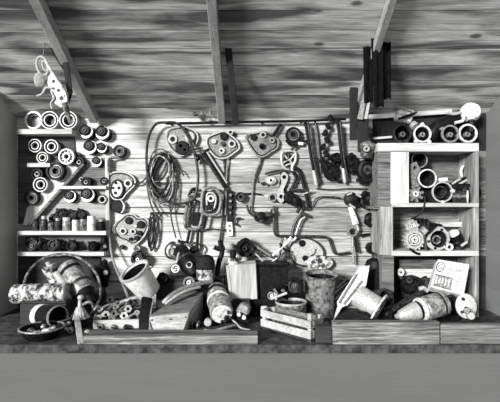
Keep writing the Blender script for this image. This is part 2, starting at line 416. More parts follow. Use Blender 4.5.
# black cloth strips
t = Th('black_cloth', 'black cloth hanging in three long folds from the roof boards at right', 'cloth', 378, 50, 2.8)
for (x0, x1, xb0, xb1, yb, dd) in ((363,373,364,373,103,2.86), (371,383,374,384,107,2.80), (381,391,383,391,99,2.83)):
    bm = BM(); N = 10; rows = []
    for k in range(15):
        f = k/14; row = []
        for i in range(N+1):
            g = i/N; x = (x0+(x1-x0)*g)*(1-f)+(xb0+(xb1-xb0)*g)*f
            yt = 201-(ceil_z(dd)+0.008-EYE)*F/dd; y = yt+(yb-yt)*f + (0.8*math.sin(g*7) if k == 14 else 0)
            row.append(bm.verts.new(t.q(x, y, dd+0.010*math.sin(g*11+f*2)+0.01*math.sin(f*7))))
        rows.append(row)
    for a, b in zip(rows, rows[1:]):
        for i in range(N): bm.faces.new((a[i], a[i+1], b[i+1], b[i]))
    bmesh.ops.solidify(bm, geom=bm.faces[:], thickness=0.008)
    t.part('fold', bm, 'cloth', ang=80)
# iron rail the long tools hang on
t = Th('iron_rail', 'thin dark iron rail running across the top of the back wall', 'rail', 260, 123, 3.44)
bm = BM(); tube(bm, [t.q(166,123.5), t.q(200,123), t.q(240,122), t.q(300,121), t.q(346,119)], 0.011); t.part('rod', bm, 'black')
for x, y in ((170,123.4),(262,121.8),(340,119.4)):
    bm = BM(); tube(bm, [t.q(x,y), t.q(x,y)+Vector((0,0.075,0))], 0.007, sm=False); t.part('bracket', bm, 'black')
# ---------------------------------------------------------------- rings, bearings and cups at the left
def ring_thing(kind, label, px, py, r, back=3.5, depth=0.05, style='bearing', group=None, cat=None):
    d = back-depth; t = Th(kind, label, cat or kind.split('_')[-1], px, py, d, group=group)
    R = r*t.u; O = Vector((0, depth+.003, 0)); bm = BM()
    if style == 'bearing':
        t.part('outer_race', annulus(bm, R, R*.85, 0, depth, O), 'pale')
        t.part('cage', annulus(BM(), R*.85, R*.54, 0, depth*.7, O), 'black')
        t.part('inner_race', annulus(BM(), R*.60, R*.45, 0, depth*.95, O), 'pale')
        t.part('bore_plate', disc(BM(), R*.43, 0, depth*.3, O), 'black')
    elif style == 'balls':
        t.part('outer_race', annulus(bm, R, R*.82, 0, depth, O), 'bright')
        cg = t.part('cage', annulus(BM(), R*.83, R*.44, 0, depth*.75, O), 'pale')
        b = BM()
        for k in range(11):
            a = 2*PI*k/11; disc(b, R*.085, depth*.6, depth*.86, O+Vector((math.cos(a)*R*.66, 0, math.sin(a)*R*.66)), seg=10)
        t.part('rivets', b, 'black', cg)
        t.part('inner_race', annulus(BM(), R*.48, R*.32, 0, depth*1.02, O), 'bright')
        t.part('bore_plate', disc(BM(), R*.33, 0, depth*.4, O), 'black')
    elif style == 'darkbearing':
        t.part('outer_race', annulus(bm, R, R*.74, 0, depth, O), 'black')
        t.part('cage', annulus(BM(), R*.75, R*.60, 0, depth*.8, O), 'steel')
        t.part('inner_race', annulus(BM(), R*.61, R*.30, 0, depth*.9, O), 'iron')
        t.part('bore_plate', disc(BM(), R*.32, 0, depth*.5, O), 'black')
    elif style == 'rim':
        t.part('outer_rim', annulus(bm, R, R*.88, 0, depth, O), 'pale')
        t.part('groove', annulus(BM(), R*.89, R*.68, 0, depth*.72, O), 'black')
        t.part('inner_rim', annulus(BM(), R*.70, R*.56, 0, depth*.92, O), 'steel')
        t.part('bore_plate', disc(BM(), R*.57, 0, depth*.25, O), 'iron')
    elif style == 'rimopen':
        t.part('outer_rim', annulus(bm, R, R*.80, 0, depth, O), 'bright')
        t.part('inner_wall', lathe(BM(), [(R*.81,depth*.9),(R*.72,depth*.1),(R*.70,depth*.1),(R*.62,depth*.7),(R*.60,depth*.7),(R*.60,0),(R*.81,0)], O), 'steel')
        t.part('bore_plate', disc(BM(), R*.60, 0, depth*.2, O), 'pale')
    elif style == 'cup':
        ax = (-.08, -1, .16)
        t.part('shell', lathe(bm, [(0,-.02),(R,-.02),(R*1.02,depth*.6),(R*.9,depth*.66),(0,depth*.66)], O, ax), 'black')
        t.part('bright_lip', annulus(BM(), R*1.03, R*.6, depth*.64, depth*.78, O, ax), 'bright')
        fl = t.part('face', lathe(BM(), [(0,depth*.7),(R*.80,depth*.7),(R*.82,depth*.95),(R*.74,depth*1.0),(R*.64,depth*.92),(0,depth*.9)], O+Vector((-.10*R,0,.16*R)), ax), 'black')
        t.part('bolt', annulus(BM(), R*.30, R*.16, depth*.88, depth*1.02, O+Vector((-.10*R,0,.16*R)), ax, seg=14), 'iron', fl)
    elif style == 'dark':
        t.part('shell', lathe(bm, [(0,0),(R,0),(R,depth*.85),(R*.9,depth),(R*.66,depth),(R*.6,depth*.6),(0,depth*.6)], O), 'black')
        t.part('hub', annulus(BM(), R*.44, R*.2, depth*.5, depth*.95, O), 'grey')
    elif style == 'socket':
        t.part('shell', annulus(bm, R, R*.72, 0, depth, O), 'iron')
        t.part('lip', annulus(BM(), R*.74, R*.55, 0, depth*1.03, O), 'pale')
        t.part('bore_plate', disc(BM(), R*.56, 0, depth*.4, O), 'black')
    return t
G1 = 'wheel rims on the white top shelf at left'
ring_thing('wheel_rim', 'pale open rim at the left end of the white top shelf, light inside', 33, 120, 9, 3.49, 0.07, 'rimopen', G1, 'rim')
ring_thing('wheel_rim', 'double-edged rim, middle of the three on the white top shelf', 49.3, 120, 9, 3.49, 0.07, 'rim', G1, 'rim')
ring_thing('wheel_rim', 'double-edged rim right end of white top shelf, just under the hanging pale linkage', 68, 120, 9, 3.49, 0.07, 'rim', G1, 'rim')
G2 = 'bearings hung on the dark backing'
ring_thing('ball_bearing', 'pale bearing left of the pair just below the white top shelf', 34.5, 145.5, 6.8, 3.476, 0.045, 'bearing', G2, 'bearing')
ring_thing('ball_bearing', 'bearing with wide dark bore, right of the pair just below the white top shelf', 51, 146.5, 7.2, 3.476, 0.045, 'bearing', G2, 'bearing')
ring_thing('ball_bearing', 'small bearing hanging just above the short white ledge', 42, 157.5, 5.8, 3.476, 0.045, 'bearing', G2, 'bearing')
ring_thing('ball_bearing', 'bright bearing with a ring of dark rivets near the corner of the dark backing', 66, 156.5, 8, 3.476, 0.06, 'balls', G2, 'bearing')
ring_thing('ball_bearing', 'large black bearing at the upper end of the pale diagonal brace', 54.5, 171, 9.3, 3.476, 0.07, 'darkbearing', G2, 'bearing')
ring_thing('ball_bearing', 'bright-rimmed bearing left of the white triangular panel', 40, 184.5, 7.4, 3.476, 0.06, 'bearing', G2, 'bearing')
ring_thing('ball_bearing', 'dull dark bearing lowest on the dark backing by the foot of the brace', 31, 198, 7.3, 3.476, 0.05, 'darkbearing', G2, 'bearing')
ring_thing('ball_bearing', 'dark ring behind the short white ledge, below it', 36.5, 174, 6.5, 3.476, 0.04, 'dark', G2, 'bearing')
ring_thing('ball_bearing', 'small dark-faced bearing tucked right of the riveted bright bearing', 75.5, 156, 4.3, 3.5, 0.05, 'darkbearing', None, 'bearing')
ring_thing('rubber_bush', 'black bush leaning below the small dark-faced bearing', 78.5, 162, 5.6, 3.5, 0.06, 'dark', None, 'bush')
G3 = 'cups screwed to the white boards at left'
ring_thing('metal_cup', 'large black cup with bright lip, left of the top pair on the white boards', 85.5, 132.5, 6.8, 3.5, 0.085, 'cup', G3, 'cup')
ring_thing('metal_cup', 'large black cup with bright lip, right of the top pair on the white boards', 102, 133.5, 6.8, 3.5, 0.085, 'cup', G3, 'cup')
ring_thing('metal_cup', 'medium black cup with pale ring inside, below the left cup of the top pair', 89.5, 148, 6.6, 3.5, 0.08, 'cup', G3, 'cup')
ring_thing('metal_cup', 'small black cup beside the medium one, below the right cup of the top pair', 101.5, 148.5, 4.9, 3.5, 0.075, 'cup', G3, 'cup')
ring_thing('metal_cup', 'smallest black cup just above the grey backing', 96.5, 162.5, 4.8, 3.5, 0.07, 'cup', G3, 'cup')
ring_thing('metal_cup', 'dark cup above the thin white ledge on grey backing', 85.5, 182, 5.2, 3.486, 0.06, 'dark', G3, 'cup')
ring_thing('hex_nut', 'small pale nut beside the dark cup on grey backing', 81, 179, 2.3, 3.486, 0.03, 'socket', None, 'nut')
ring_thing('ball_bearing', 'dark flat bearing alone on the white boards above the pale upright strip', 119, 151, 6.3, 3.5, 0.05, 'darkbearing', None, 'bearing')
ring_thing('metal_cup', 'black cup with a pale spot inside, left of the pair under the thin white ledge', 69.5, 197.5, 5.8, 3.5, 0.07, 'cup', G3, 'cup')
ring_thing('metal_cup', 'big dark cup in the middle under the thin white ledge', 87, 196.5, 6.8, 3.5, 0.10, 'cup', G3, 'cup')
ring_thing('pipe_socket', 'pale-lipped socket beside the pale upright strip under the thin white ledge', 102, 199.5, 5.0, 3.5, 0.06, 'socket', None, 'socket')
ring_thing('pipe_socket', 'dark elongated socket against the pale upright strip above the thin white ledge', 103.5, 181, 4.2, 3.486, 0.05, 'dark', None, 'socket')

# ---------------------------------------------------------------- bottles, jars and lumps on the two lower shelves
def jar(kind, label, px, yb, w, h, d, body, cap, group=None, capw=0.7, z=None):
    t = Th(kind, label, kind.split('_')[-1], px, yb, d, group=group)
    r = w/2*t.u; H = h*t.u
    t.part('body', lathe(BM(), [(0,0),(r*.94,0),(r,r*.1),(r,H*.72),(r*capw*.9,H*.82),(0,H*.82)], axis=(0,0,1), seg=20), body)
    t.part('lid', lathe(BM(), [(0,H*.8),(r*capw,H*.8),(r*capw,H*.97),(r*capw*.9,H),(0,H)], axis=(0,0,1), seg=20), cap)
    return t
G4 = 'small jars crowded on the shelf under the white triangular panel'
JD = 3.40
for lab, x, w, h, body, cap in (
    ('dark squat jar, leftmost on the jar shelf', 36, 7, 12, 'iron', 'black'),
    ('small jar with pale lid, second from the left on the jar shelf', 44, 6.5, 15, 'iron', 'pale'),
    ('dark jar with spotted body between two pale-topped jars at left of jar shelf', 51.5, 6.5, 11, 'grey', 'black'),
    ('grey jar with steel lid in the middle of the jar shelf', 58, 6.5, 13, 'iron', 'steel'),
    ('white-shouldered jar just right of the middle of the jar shelf', 66.5, 7.5, 13.5, 'tin', 'paper'),
    ('white cylindrical jar with black lid left of the grey one', 75.5, 6.5, 14, 'paper', 'black'),
    ('grey jar with black lid between two white jars', 83, 6.5, 15, 'grey', 'black'),
    ('tall white square-shouldered jar near the upright end of the jar shelf', 91.5, 8.5, 15, 'enamel', 'enamel'),
    ('dark flat tin with pale lid at the upright end of the jar shelf', 101.5, 7.5, 12, 'black', 'steel')):
    jar('small_jar', lab, x, 231, w, h, JD, body, cap, G4, 0.92 if 'white' in lab else 0.75)
def lump(kind, label, px, py, d, rx, ry, m, cat, group=None, axis=(0.4,-1,0.1), depth=0.06, hub='grey', z=None):
    t = Th(kind, label, cat, px, py, d, group=group)
    R = rx*t.u
    rr = random.Random(int(px*7+py*13)); dark = m == 'black'
    hb = lathe(BM(), [(0,depth),(R*.75,depth*.9),(R,depth*.4),(R,-depth*.3),(R*.85,-depth*.5),(R*.6,-depth*.5),(R*.55,-depth*.2),(0,-depth*.2)], axis=-Vector(axis), seg=20, squash=(1, ry/rx))
    if dark:
        for v in hb.verts: v.co *= 1+rr.uniform(-.10,.08)
    t.part('housing', hb, m)
    ax = Vector(axis).normalized()
    off = Vector((rr.uniform(-.35,.35)*R, 0, rr.uniform(-.35,.35)*R)) if dark else Vector((0,0,0))
    t.part('hub', annulus(BM(), R*(.26 if dark else .34), R*.12, 0, depth*.5, off, axis=axis, seg=12), hub)
    if dark:
        for k in range(2):
            a = rr.uniform(0, 6.28); e = Vector((math.cos(a)*R*1.05, 0, math.sin(a)*R*1.0))
            b2 = BM(); tube(b2, [e*.6, e, e*1.12+Vector((0,-.012,0))], [R*.22,R*.2,R*.12], 8); t.part('lug', b2, m)
    return t
G5 = 'dark fittings heaped behind the jars'
for lab, x, y, r in (('black round fitting stacked behind the jars at the left of heap', 55, 219, 5.5), ('black ring fitting showing a pale hole on top of the heap behind the jars', 61.5, 214, 6),
                     ('black fitting behind the jars below the big dark cup', 71, 216, 6.5), ('black fitting at the right of the heap behind the jars', 80, 215, 6)):
    lump('pipe_fitting', lab, x, y, 3.46, r, r, 'black', 'fitting', G5, (0.1,-1,0.05), 0.035, 'iron')
G6 = 'dark fittings lying on the lowest left shelf'
for lab, x, r, ax in (('big black round fitting at the left end of the lowest shelf', 32.5, 7.5, (-.1,-1,.2)), ('black fitting with pale rivets, second on the lowest shelf', 44.5, 6.5, (.4,-1,0)),
                  ('black fitting in the middle of the lowest shelf', 54.5, 7, (-.2,-1,.3)), ('small black plug on the lowest shelf right of the middle', 62.5, 4.5, (.7,-1,0)),
                  ('round black fitting with bright edge under the white jars, lowest shelf', 72.5, 6, (-.3,-1,0)), ('dark ribbed fitting with pale mouth near the right end of lowest shelf', 93, 5.5, (-.7,-1,.1))):
    lump('pipe_fitting', lab, x, 252-r, 3.43, r, r, 'black', 'fitting', G6, ax, 0.045, 'iron')

def knobby(name, label, cat, pts, d, m, group=None, m2='grey'):
    """a body of revolution bits strung along a bar: pts = (x, y, radius) in pixels"""
    t = Th(name, label, cat, pts[0][0], pts[0][1], d, group=group)
    bm = BM(); tube(bm, [t.q(p[0], p[1]) for p in pts], [p[2]*t.u for p in pts], 12, n=4)
    t.part('body', bm, m)
    for k, p in enumerate(pts[1:-1]):
        b = BM(); disc(b, p[2]*.6*t.u, 0, p[2]*1.15*t.u, t.q(p[0], p[1]), seg=12); t.part('cap', b, m2 if k % 2 else 'black')
    return t
knobby('fuel_valve', 'black knobbly valve standing on the lowest shelf right against the curved wire', 'valve', [(106,236,2),(104,240,3.6),(106,246,3),(103,251,4),(104,255,2.5)], 3.44, 'black')
knobby('fuel_valve', 'black valve with pale spots hanging below the lowest shelf', 'valve', [(106,260,2),(104,265,4.2),(107,272,4),(104,280,4.6),(106,287,2.5)], 3.44, 'black', m2='pale')

# ---------------------------------------------------------------- pale linkage at top left
t = Th('throttle_linkage', 'pale linkage of ring, rods and hooks hanging from the roof at top left', 'linkage', 52, 60, 2.84)
def ell(t, cx, cy, rx, ry, rot=0, n=12, d=None, d2=None):
    out = []
    for k in range(n):
        a = 2*PI*k/n; x, y = rx*math.cos(a), ry*math.sin(a); c, s = math.cos(rot), math.sin(rot)
        dd = None if d is None else d+(d2-d)*(0.5-0.5*math.sin(a)) if d2 else d
        out.append(t.q(cx+x*c-y*s, cy+x*s+y*c, dd))
    return out
bm = BM(); tube(bm, ell(t, 42.5, 66, 5.5, 9.5, -.25), 0.008, closed=True); t.part('oval_ring', bm, 'pale')
bm = BM(); tube(bm, ell(t, 45, 66, 2.2, 5, -.3), 0.006, closed=True); t.part('oval_ring', bm, 'pale')
t.part('bell', lathe(BM(), [(0,.02),(.035,.015),(.042,-.01),(.030,-.02),(0,-.022)], t.q(39.5,80), (.5,-1,-.2), squash=(.8,1.2)), 'pale')
bm = BM(); tube(bm, [t.q(43,57),t.q(44,50),t.q(44.5,43)], .004, 6); t.part('hanging_wire', bm, 'iron')
bm = BM(); tube(bm, [t.q(46,62),t.q(50,69),t.q(57,80),t.q(64,90),t.q(67,100)], [.006,.009,.008,.007,.006]); t.part('rod', bm, 'enamel')
def ipoly(t, pts, thick, holes=(), dz=0.0):
    o = [((p[0]-t.px)*t.u, -(p[1]-t.py)*t.u) for p in pts]
    h = [circ((x-t.px)*t.u, -(y-t.py)*t.u, r*t.u, 14) for x, y, r in holes]
    return plate(BM(), o, thick, h, Vector((0, dz, 0)))
t.part('crank_plate', ipoly(t, [(48,74),(52,72),(57,80),(62,90),(67,92),(66,104),(60,107),(53,102),(51,92),(47,83)], .022, [(61,98,2.4),(53,81,1.8),(58,90,1.8),(64,95.5,1.2)], .03), 'pale')
bm = BM(); tube(bm, [t.q(53,88),t.q(46,88),t.q(42,94),t.q(37,96)], .008); t.part('hook', bm, 'pale')
bm = BM(); tube(bm, [t.q(51,91),t.q(54,98),t.q(51,103),t.q(52,109)], .006); t.part('hook', bm, 'pale')
bm = BM(); tube(bm, [t.q(64,103),t.q(67,112),t.q(70,123)], [.020,.018,.009]); t.part('pin', bm, 'grey')
t2 = Th('dark_strap', 'dark leather strap hung behind the pale linkage at top left', 'strap', 66, 70, 2.9, solo=True)
bm = BM()
hexa(bm, [t2.q(62,60,2.88),t2.q(69,105,2.9),t2.q(69,105,2.92),t2.q(62,60,2.9), t2.q(66,44,2.86),t2.q(73,92,2.9),t2.q(73,92,2.92),t2.q(66,44,2.88)], .004)
hexa(bm, [t2.q(46,44,2.89),t2.q(63,70,2.9),t2.q(63,70,2.92),t2.q(46,44,2.91), t2.q(60,40,2.87),t2.q(69,70,2.9),t2.q(69,70,2.92),t2.q(60,40,2.89)], .004)
t2.part('strap', bm, 'darkwoodZ')
t = Th('wire_tangle', 'little tangle of wire and bolts stuck at the wall top left of the middle rafter', 'wire', 205, 115, 3.42)
bm = BM(); tube(bm, [t.q(192,113),t.q(196,116),t.q(201,112),t.q(206,117),t.q(210,113),t.q(209,107),t.q(217,107)], .005, sm=False); t.part('wire', bm, 'steel')
for x, y in ((195,114.5),(203,117)):
    t.part('bolt', disc(BM(), 2.2*t.u, -.01, .03, t.q(x,y), seg=6), 'iron')

# ---------------------------------------------------------------- hanging on the back wall
def wall_plate(name, label, cat, px, py, outline, thick, m, holes=(), rim='pale', rimr=0.006, bosses=(), rods=(), group=None, gap=0.012, dark=True):
    t = Th(name, label, cat, px, py, WALL-gap-thick, group=group)
    y0 = thick+gap
    o = smooth([t.q(*p) for p in outline], 5, True)
    t.part('plate', plate(BM(), [(v.x, v.z) for v in o], thick, [circ(t.q(x,y).x, t.q(x,y).z, r*t.u, 14) for x, y, r in holes], Vector((0, thick, 0))), m)
    if rim:
        bm = BM(); tube(bm, o, rimr, 6, closed=True, sm=False); t.part('rim', bm, rim)
        cen = sum(o, Vector())/len(o)
        bm = BM(); tube(bm, [cen+(p-cen)*.88 for p in o], .0045, 6, closed=True, sm=False); t.part('seam', bm, 'black')
    for k in bosses:
        x, y, r, st = k
        if st == 'ring':
            bs = t.part('boss', annulus(BM(), r*t.u, r*.55*t.u, -.004, .016, t.q(x,y), seg=18), 'pale')
            t.part('plug', disc(BM(), r*.56*t.u, -.004, .006, t.q(x,y), seg=18), 'black', bs)
        elif st == 'dark': t.part('boss', disc(BM(), r*t.u, -.004, .02, t.q(x,y), seg=18), 'black')
        elif st == 'pale': t.part('boss', disc(BM(), r*t.u, -.004, .02, t.q(x,y), seg=18), 'pale')
        elif st == 'bolt': t.part('bolt', disc(BM(), r*t.u, -.004, .022, t.q(x,y), seg=6), 'iron')
    b = BM(); tube(b, [t.q(px,py)+Vector((0,.002,0)), t.q(px,py)+Vector((0,y0+.002,0))], .008, sm=False); t.part('mounting_stud', b, 'iron')
    for pts, r, mm in rods:
        b = BM(); tube(b, [t.q(*p)+Vector((0, .008, 0)) for p in pts], r, 6); t.part('rod', b, mm)
    return t
wall_plate('engine_cover', 'oval-lobed cover plate with a dark round centre, behind the big cable loop', 'cover', 180, 139,
    [(166,136),(169,129.5),(177,127),(187,127.5),(196,132),(198,139),(195,145),(190,145),(188,152),(181,156),(174,152),(169,146)], .02, 'gasket', [], 'pale', .005,
    [(173,139.5,4.6,'ring'),(182.5,148,7,'dark'),(181,146,2,'pale'),(185,150,1.8,'pale'),(190,137,5.2,'pale')])
wall_plate('engine_cover', 'rounded-triangle cover with four round holes, left of the pair at the wall top', 'cover', 223, 144,
    [(206.5,143),(208,137.5),(215,134),(224,131.5),(230,135),(237,141),(239.5,148),(234,153),(227,157.5),(218,158),(210,151)], .022, 'gasket', [], 'pale', .008,
    [(214,141.5,2.6,'pale'),(224,136.5,4,'dark'),(232,144,4,'ring'),(223,144,2.4,'bolt'),(222,151,3.3,'pale'),(221.5,151,1.5,'dark'),(230.5,132.5,2.8,'ring')],
    [([(223,157),(225,168),(225,185),(224,202),(222,225),(219,247)], .009, 'iron'), ([(228,157),(226.5,175),(226,195),(225.5,215)], .007, 'steel')])
wall_plate('engine_cover', 'rounded-triangle cover with wire tail, right of the pair at the wall top', 'cover', 262, 144,
    [(246,139),(249,134.5),(257,133),(264,131.5),(272,135),(278.5,141),(277,148),(271,152),(264,156.5),(258,156),(252,149)], .022, 'gasket', [], 'steel', .007,
    [(253.5,137.5,3.2,'dark'),(263,135,3.4,'ring'),(272,140.5,3,'pale'),(272,140.5,1.4,'dark'),(262,146.5,3,'dark'),(262,147.5,1.6,'pale')],
    [([(258,155),(260,162),(256,170),(253,182),(252,196),(250,212)], .008, 'steel'), ([(262,157),(259,168),(256,176),(257,182)], .006, 'iron')])
wall_plate('engine_cover', 'pale cover of an oval beside a round lobe, right of the upright strip', 'cover', 117, 187,
    [(108,182),(110,174),(118,172),(127,173),(134,178),(135,184),(131,189),(126,194),(122,199),(114,199),(110,193)], .02, 'gasket', [], 'pale', .007,
    [(128.5,183.5,4.2,'ring')])
t = Th('oval_gasket', 'oval chain-ring gasket lying over the pale cover by the upright strip', 'gasket', 117, 189, 3.455)
bm = BM(); tube(bm, ell(t, 117, 189, 6.2, 8.8, .1), .009, closed=True); t.part('rim', bm, 'iron')
t.part('plate', ipoly(t, [(117+5.6*math.cos(k*PI/10), 189+8.2*math.sin(k*PI/10)) for k in range(20)], .012, [(116,183,1.6),(119,188,1.8),(115.5,193,1.8)], .01), 'enamel')
for x, y in ((116,183),(119,188),(115.5,193),(113,188)): t.part('bolt', disc(BM(), 1.3*t.u, -.002, .012, t.q(x,y), seg=6), 'black')
t = Th('oval_dust_cover', 'black oval cap with a pale crescent edge below the oval chain-ring gasket', 'cover', 117.5, 206.5, 3.46)
t.part('cap', disc(BM(), 6.5*t.u, -.04, .01, seg=24), 'black')
bm = BM(); tube(bm, [t.q(121,200),t.q(124,205),t.q(123.5,210),t.q(121,213)], [.004,.009,.009,.004]); t.part('edge', bm, 'enamel')
wall_plate('engine_cover', 'large pale timing cover with two dark holes on top, below the black oval cap', 'cover', 131, 229,
    [(113,230),(116,223),(121,219),(126,214.5),(133,214.5),(138,218),(145,218),(149,223),(147,231),(142,239),(134,245),(125,241),(118,238)], .024, 'steel', [], 'pale', .006,
    [(129,220.5,3.6,'dark'),(141,224.5,3.8,'dark'),(123.5,231,3.6,'ring'),(133.5,231.5,3,'ring'),(131,239,1.8,'dark'),(137,238,2.5,'dark'),(140,233,2.6,'dark'),(136,226,1.6,'pale')])
ring_thing('rubber_plug', 'small black plug on the white boards under the timing cover', 121.5, 247.5, 2.3, 3.5, .04, 'dark', None, 'plug')

# loops and coils
t = Th('cable_loop', 'big thin oval loop of cable hung over the wire coil', 'loop', 172, 163, 3.42, solo=True)
bm = BM(); tube(bm, [t.q(166,122.5),t.q(156,124),t.q(149,136),t.q(146.5,155),t.q(148,175),t.q(155,191),t.q(167,201.5),t.q(182,203.5),t.q(194,198),t.q(198,182),t.q(197,165),t.q(192,146),t.q(184,130),t.q(176,123)], .0105, closed=True); t.part('loop', bm, 'iron')
t = Th('wire_coil', 'coil of tangled wire hanging left inside the big cable loop', 'coil', 162, 175, 3.45)
for k, (rx, ry, cx, cy, rot) in enumerate(((11.5,20,160,173,.1),(9,16,161,172,-.1),(10.5,22,163,176,.15),(12.5,27,160,176,.0),(8,14,159,168,.2),(11,24,162,180,-.1),(7.5,18,163,176,.2),(13,24,161,177,.12))):
    bm = BM(); pts = ell(t, cx, cy, rx, ry, rot)
    for p in pts: p.y += random.uniform(-.02,.015); p.x += random.uniform(-.008,.008)
    tube(bm, pts, .0055 if k % 2 else .008, 6, closed=True); t.part('strand', bm, ['iron','steel','black','grey'][k%4])
for pts in ([(148,165),(147,185),(151,205),(157,217)],[(151,178),(152,198),(158,210),(163,215)],[(171,170),(176,180),(175,198),(171,212)],[(168,160),(173,166),(180,170),(184,176)],[(172,185),(170,205),(172,222),(176,238)]):
    bm = BM(); tube(bm, [t.q(*p) for p in pts], .006, 6); t.part('tail', bm, 'iron')
t = Th('curved_wire', 'thin wire hooking off the upright strip and sagging down to the tray of parts', 'wire', 112, 240, 3.42, solo=True)
bm = BM(); tube(bm, [t.q(110,238,3.46),t.q(111,250,3.42),t.q(115,266,3.38),t.q(122,282,3.3),t.q(128,297,3.2)], .009); t.part('wire', bm, 'steel')
t = Th('pipe_hook', 'pale pipe hook at the top of the upright strip under the flat bearing', 'hook', 108, 160, 3.44, solo=True)
bm = BM(); tube(bm, [t.q(108,172),t.q(108,160),t.q(111,157.5),t.q(118,157)], .008); t.part('hook', bm, 'steel')
t = Th('hose_bracket', 'thin wire bow from the pale cover across to the wire coil', 'wire', 140, 180, 3.46, solo=True)
bm = BM(); tube(bm, [t.q(134,184),t.q(139,183.5),t.q(144,180),t.q(147,176)], .007); t.part('wire', bm, 'iron')

def rods(name, label, cat, px, py, d, lst, group=None, part='rod'):
    t = Th(name, label, cat, px, py, d, group=group)
    for pts, r, m in lst:
        bm = BM(); tube(bm, [t.q(*p) for p in pts], r, 8); t.part(part, bm, m)
    return t
rods('rocker_bar', 'dark two-edged bar slanting down under the left triangular cover', 'bar', 216, 172, 3.46, [([(203,155),(212,168),(224,186),(228,191)], .013, 'iron'), ([(207,152),(216,166),(227,183)], .008, 'pale'), ([(205,154),(226,188)], .016, 'black')])
rods('forked_lever', 'short dark forked lever left of the slanting bar', 'lever', 202, 155, 3.46, [([(209,149),(202,155),(196,162)], .011, 'black'), ([(194,152),(199,158),(204,163)], .009, 'iron'), ([(190,150),(196,149),(203,148)], .008, 'iron')])
# two gasket frames
t = Th('gasket_frame', 'slanting rounded frame at left of the overlapping pair with two legs below', 'frame', 194, 212, 3.46)
o = smooth([t.q(*p) for p in ((190,196),(200,195),(204,203),(201,222),(197,229),(187,228),(185,220),(187,206))], 4, True)
bm = BM(); tube(bm, o, .014, 8, closed=True, sm=False); t.part('frame', bm, 'grey')
o = smooth([t.q(*p) for p in ((192,201),(197,201),(199,206),(196,220),(192,223),(189,219))], 4, True)
bm = BM(); tube(bm, o, .009, 8, closed=True, sm=False); t.part('inner_frame', bm, 'iron')
t.part('plate', ipoly(t, [(190,212),(200,212),(198,224),(189,225)], .02, [], .01), 'black')
bm = BM(); tube(bm, [t.q(190,229),t.q(187,243)], .012, sm=False); t.part('leg', bm, 'black')
bm = BM(); tube(bm, [t.q(198,230),t.q(197,252)], .012, sm=False); t.part('leg', bm, 'black')
bm = BM(); tube(bm, [t.q(189,197),t.q(192,190),t.q(197,189)], .014); t.part('lug', bm, 'black')
t = Th('gasket_frame', 'arched frame with a dark ring inside, right of the overlapping pair', 'frame', 211, 202, 3.43)
o = smooth([t.q(*p) for p in ((203,192),(210,187.5),(217,190),(221,198),(219,211),(213,215),(205,214),(202,208))], 4, True)
bm = BM(); tube(bm, o, .013, 8, closed=True, sm=False); t.part('frame', bm, 'gasket')
o = smooth([t.q(*p) for p in ((207,195),(212,193),(216,198),(214,208),(208,209))], 4, True)
bm = BM(); tube(bm, o, .008, 8, closed=True, sm=False); t.part('inner_frame', bm, 'pale')
t.part('plate', ipoly(t, [(205,191),(216,191),(219,200),(216,212),(206,212)], .012, [], .03), 'iron')
t.part('ring', annulus(BM(), 3.6*t.u, 1.8*t.u, -.02, .012, t.q(211,198.5), seg=18), 'enamel')
t.part('lug', ipoly(t, [(206,205),(214,205),(213,210),(207,210)], .03, [], .02), 'black')
bm = BM(); tube(bm, [t.q(206,214),t.q(204,224),t.q(203,229)], .011); t.part('leg', bm, 'black')
t = Th('chain_strip', 'dark notched strip with a bright foot hanging right of the arched frame', 'strip', 230, 212, 3.46)
t.part('strip', ipoly(t, [(227,192),(233,191),(234,205),(232,222),(227,222)], .02, [], .03), 'black')
t.part('foot', ipoly(t, [(226.5,222),(232,222),(233,236),(227,236)], .024, [(229.5,226,1.2),(230,231,1.2)], .03), 'enamel')
for y in (195,201,207,213): t.part('stud', disc(BM(), 1.6*t.u, -.01, .022, t.q(230.5,y), seg=8), 'grey')
ring_thing('pulley', 'small dark pulley right of the notched strip', 240.5, 197, 5, 3.5, .06, 'darkbearing', None, 'pulley')
ring_thing('pulley', 'black slotted pulley disc at the wall top right of the covers', 293.5, 134.5, 7.8, 3.5, .06, 'darkbearing', None, 'pulley')
rods('pulley_bracket', 'bracket with a pale foot curving under the black slotted pulley disc', 'bracket', 298, 143, 3.46, [([(286,140),(290,144.5),(297,145),(304,141.5),(310,142)], .010, 'black'), ([(298,143.5),(303,143.8)], .014, 'enamel'), ([(296,146),(291,150)], .009, 'iron')])
rods('pry_bar', 'short dark bar poking up right of the wire-tailed cover', 'bar', 277, 130, 3.46, [([(273,136),(281,124)], .013, 'black')])
t = Th('hook_bolt', 'small hooked bolt on the boards below the right of the notched strip', 'bolt', 238, 221, 3.47, solo=True)
bm = BM(); tube(bm, [t.q(241,218),t.q(236,219),t.q(235,223),t.q(238,226)], .008); t.part('bolt', bm, 'iron')
# manifold gaskets in the middle
t = Th('manifold_gasket', 'open rectangular gasket web below the black slotted pulley disc', 'gasket', 289, 160, 3.47)
o = smooth([t.q(*p) for p in ((282,153),(288,151),(295,152),(295.5,160),(292,168),(294,174),(289,171),(283,166),(281.5,159))], 4, True)
bm = BM(); tube(bm, o, .010, 8, closed=True, sm=False); t.part('rim', bm, 'pale')
for pts in ([(284,154),(289,160),(294,155)],[(283,163),(289,160),(293,165)],[(285,166),(291,164),(292,171)]):
    bm = BM(); tube(bm, [t.q(*p) for p in pts], .007); t.part('web', bm, 'pale')
bm = BM(); tube(bm, ell(t, 286, 157, 2.6, 3.6, .3), .008, closed=True); t.part('ring', bm, 'iron')
t.part('plate', ipoly(t, [(283,154),(293,154),(293,163),(289,168),(284,163)], .01, [], .03), 'iron')
t = Th('link_plate', 'pale figure-eight link plate hanging below the open gasket web', 'link', 284, 185, 3.46)
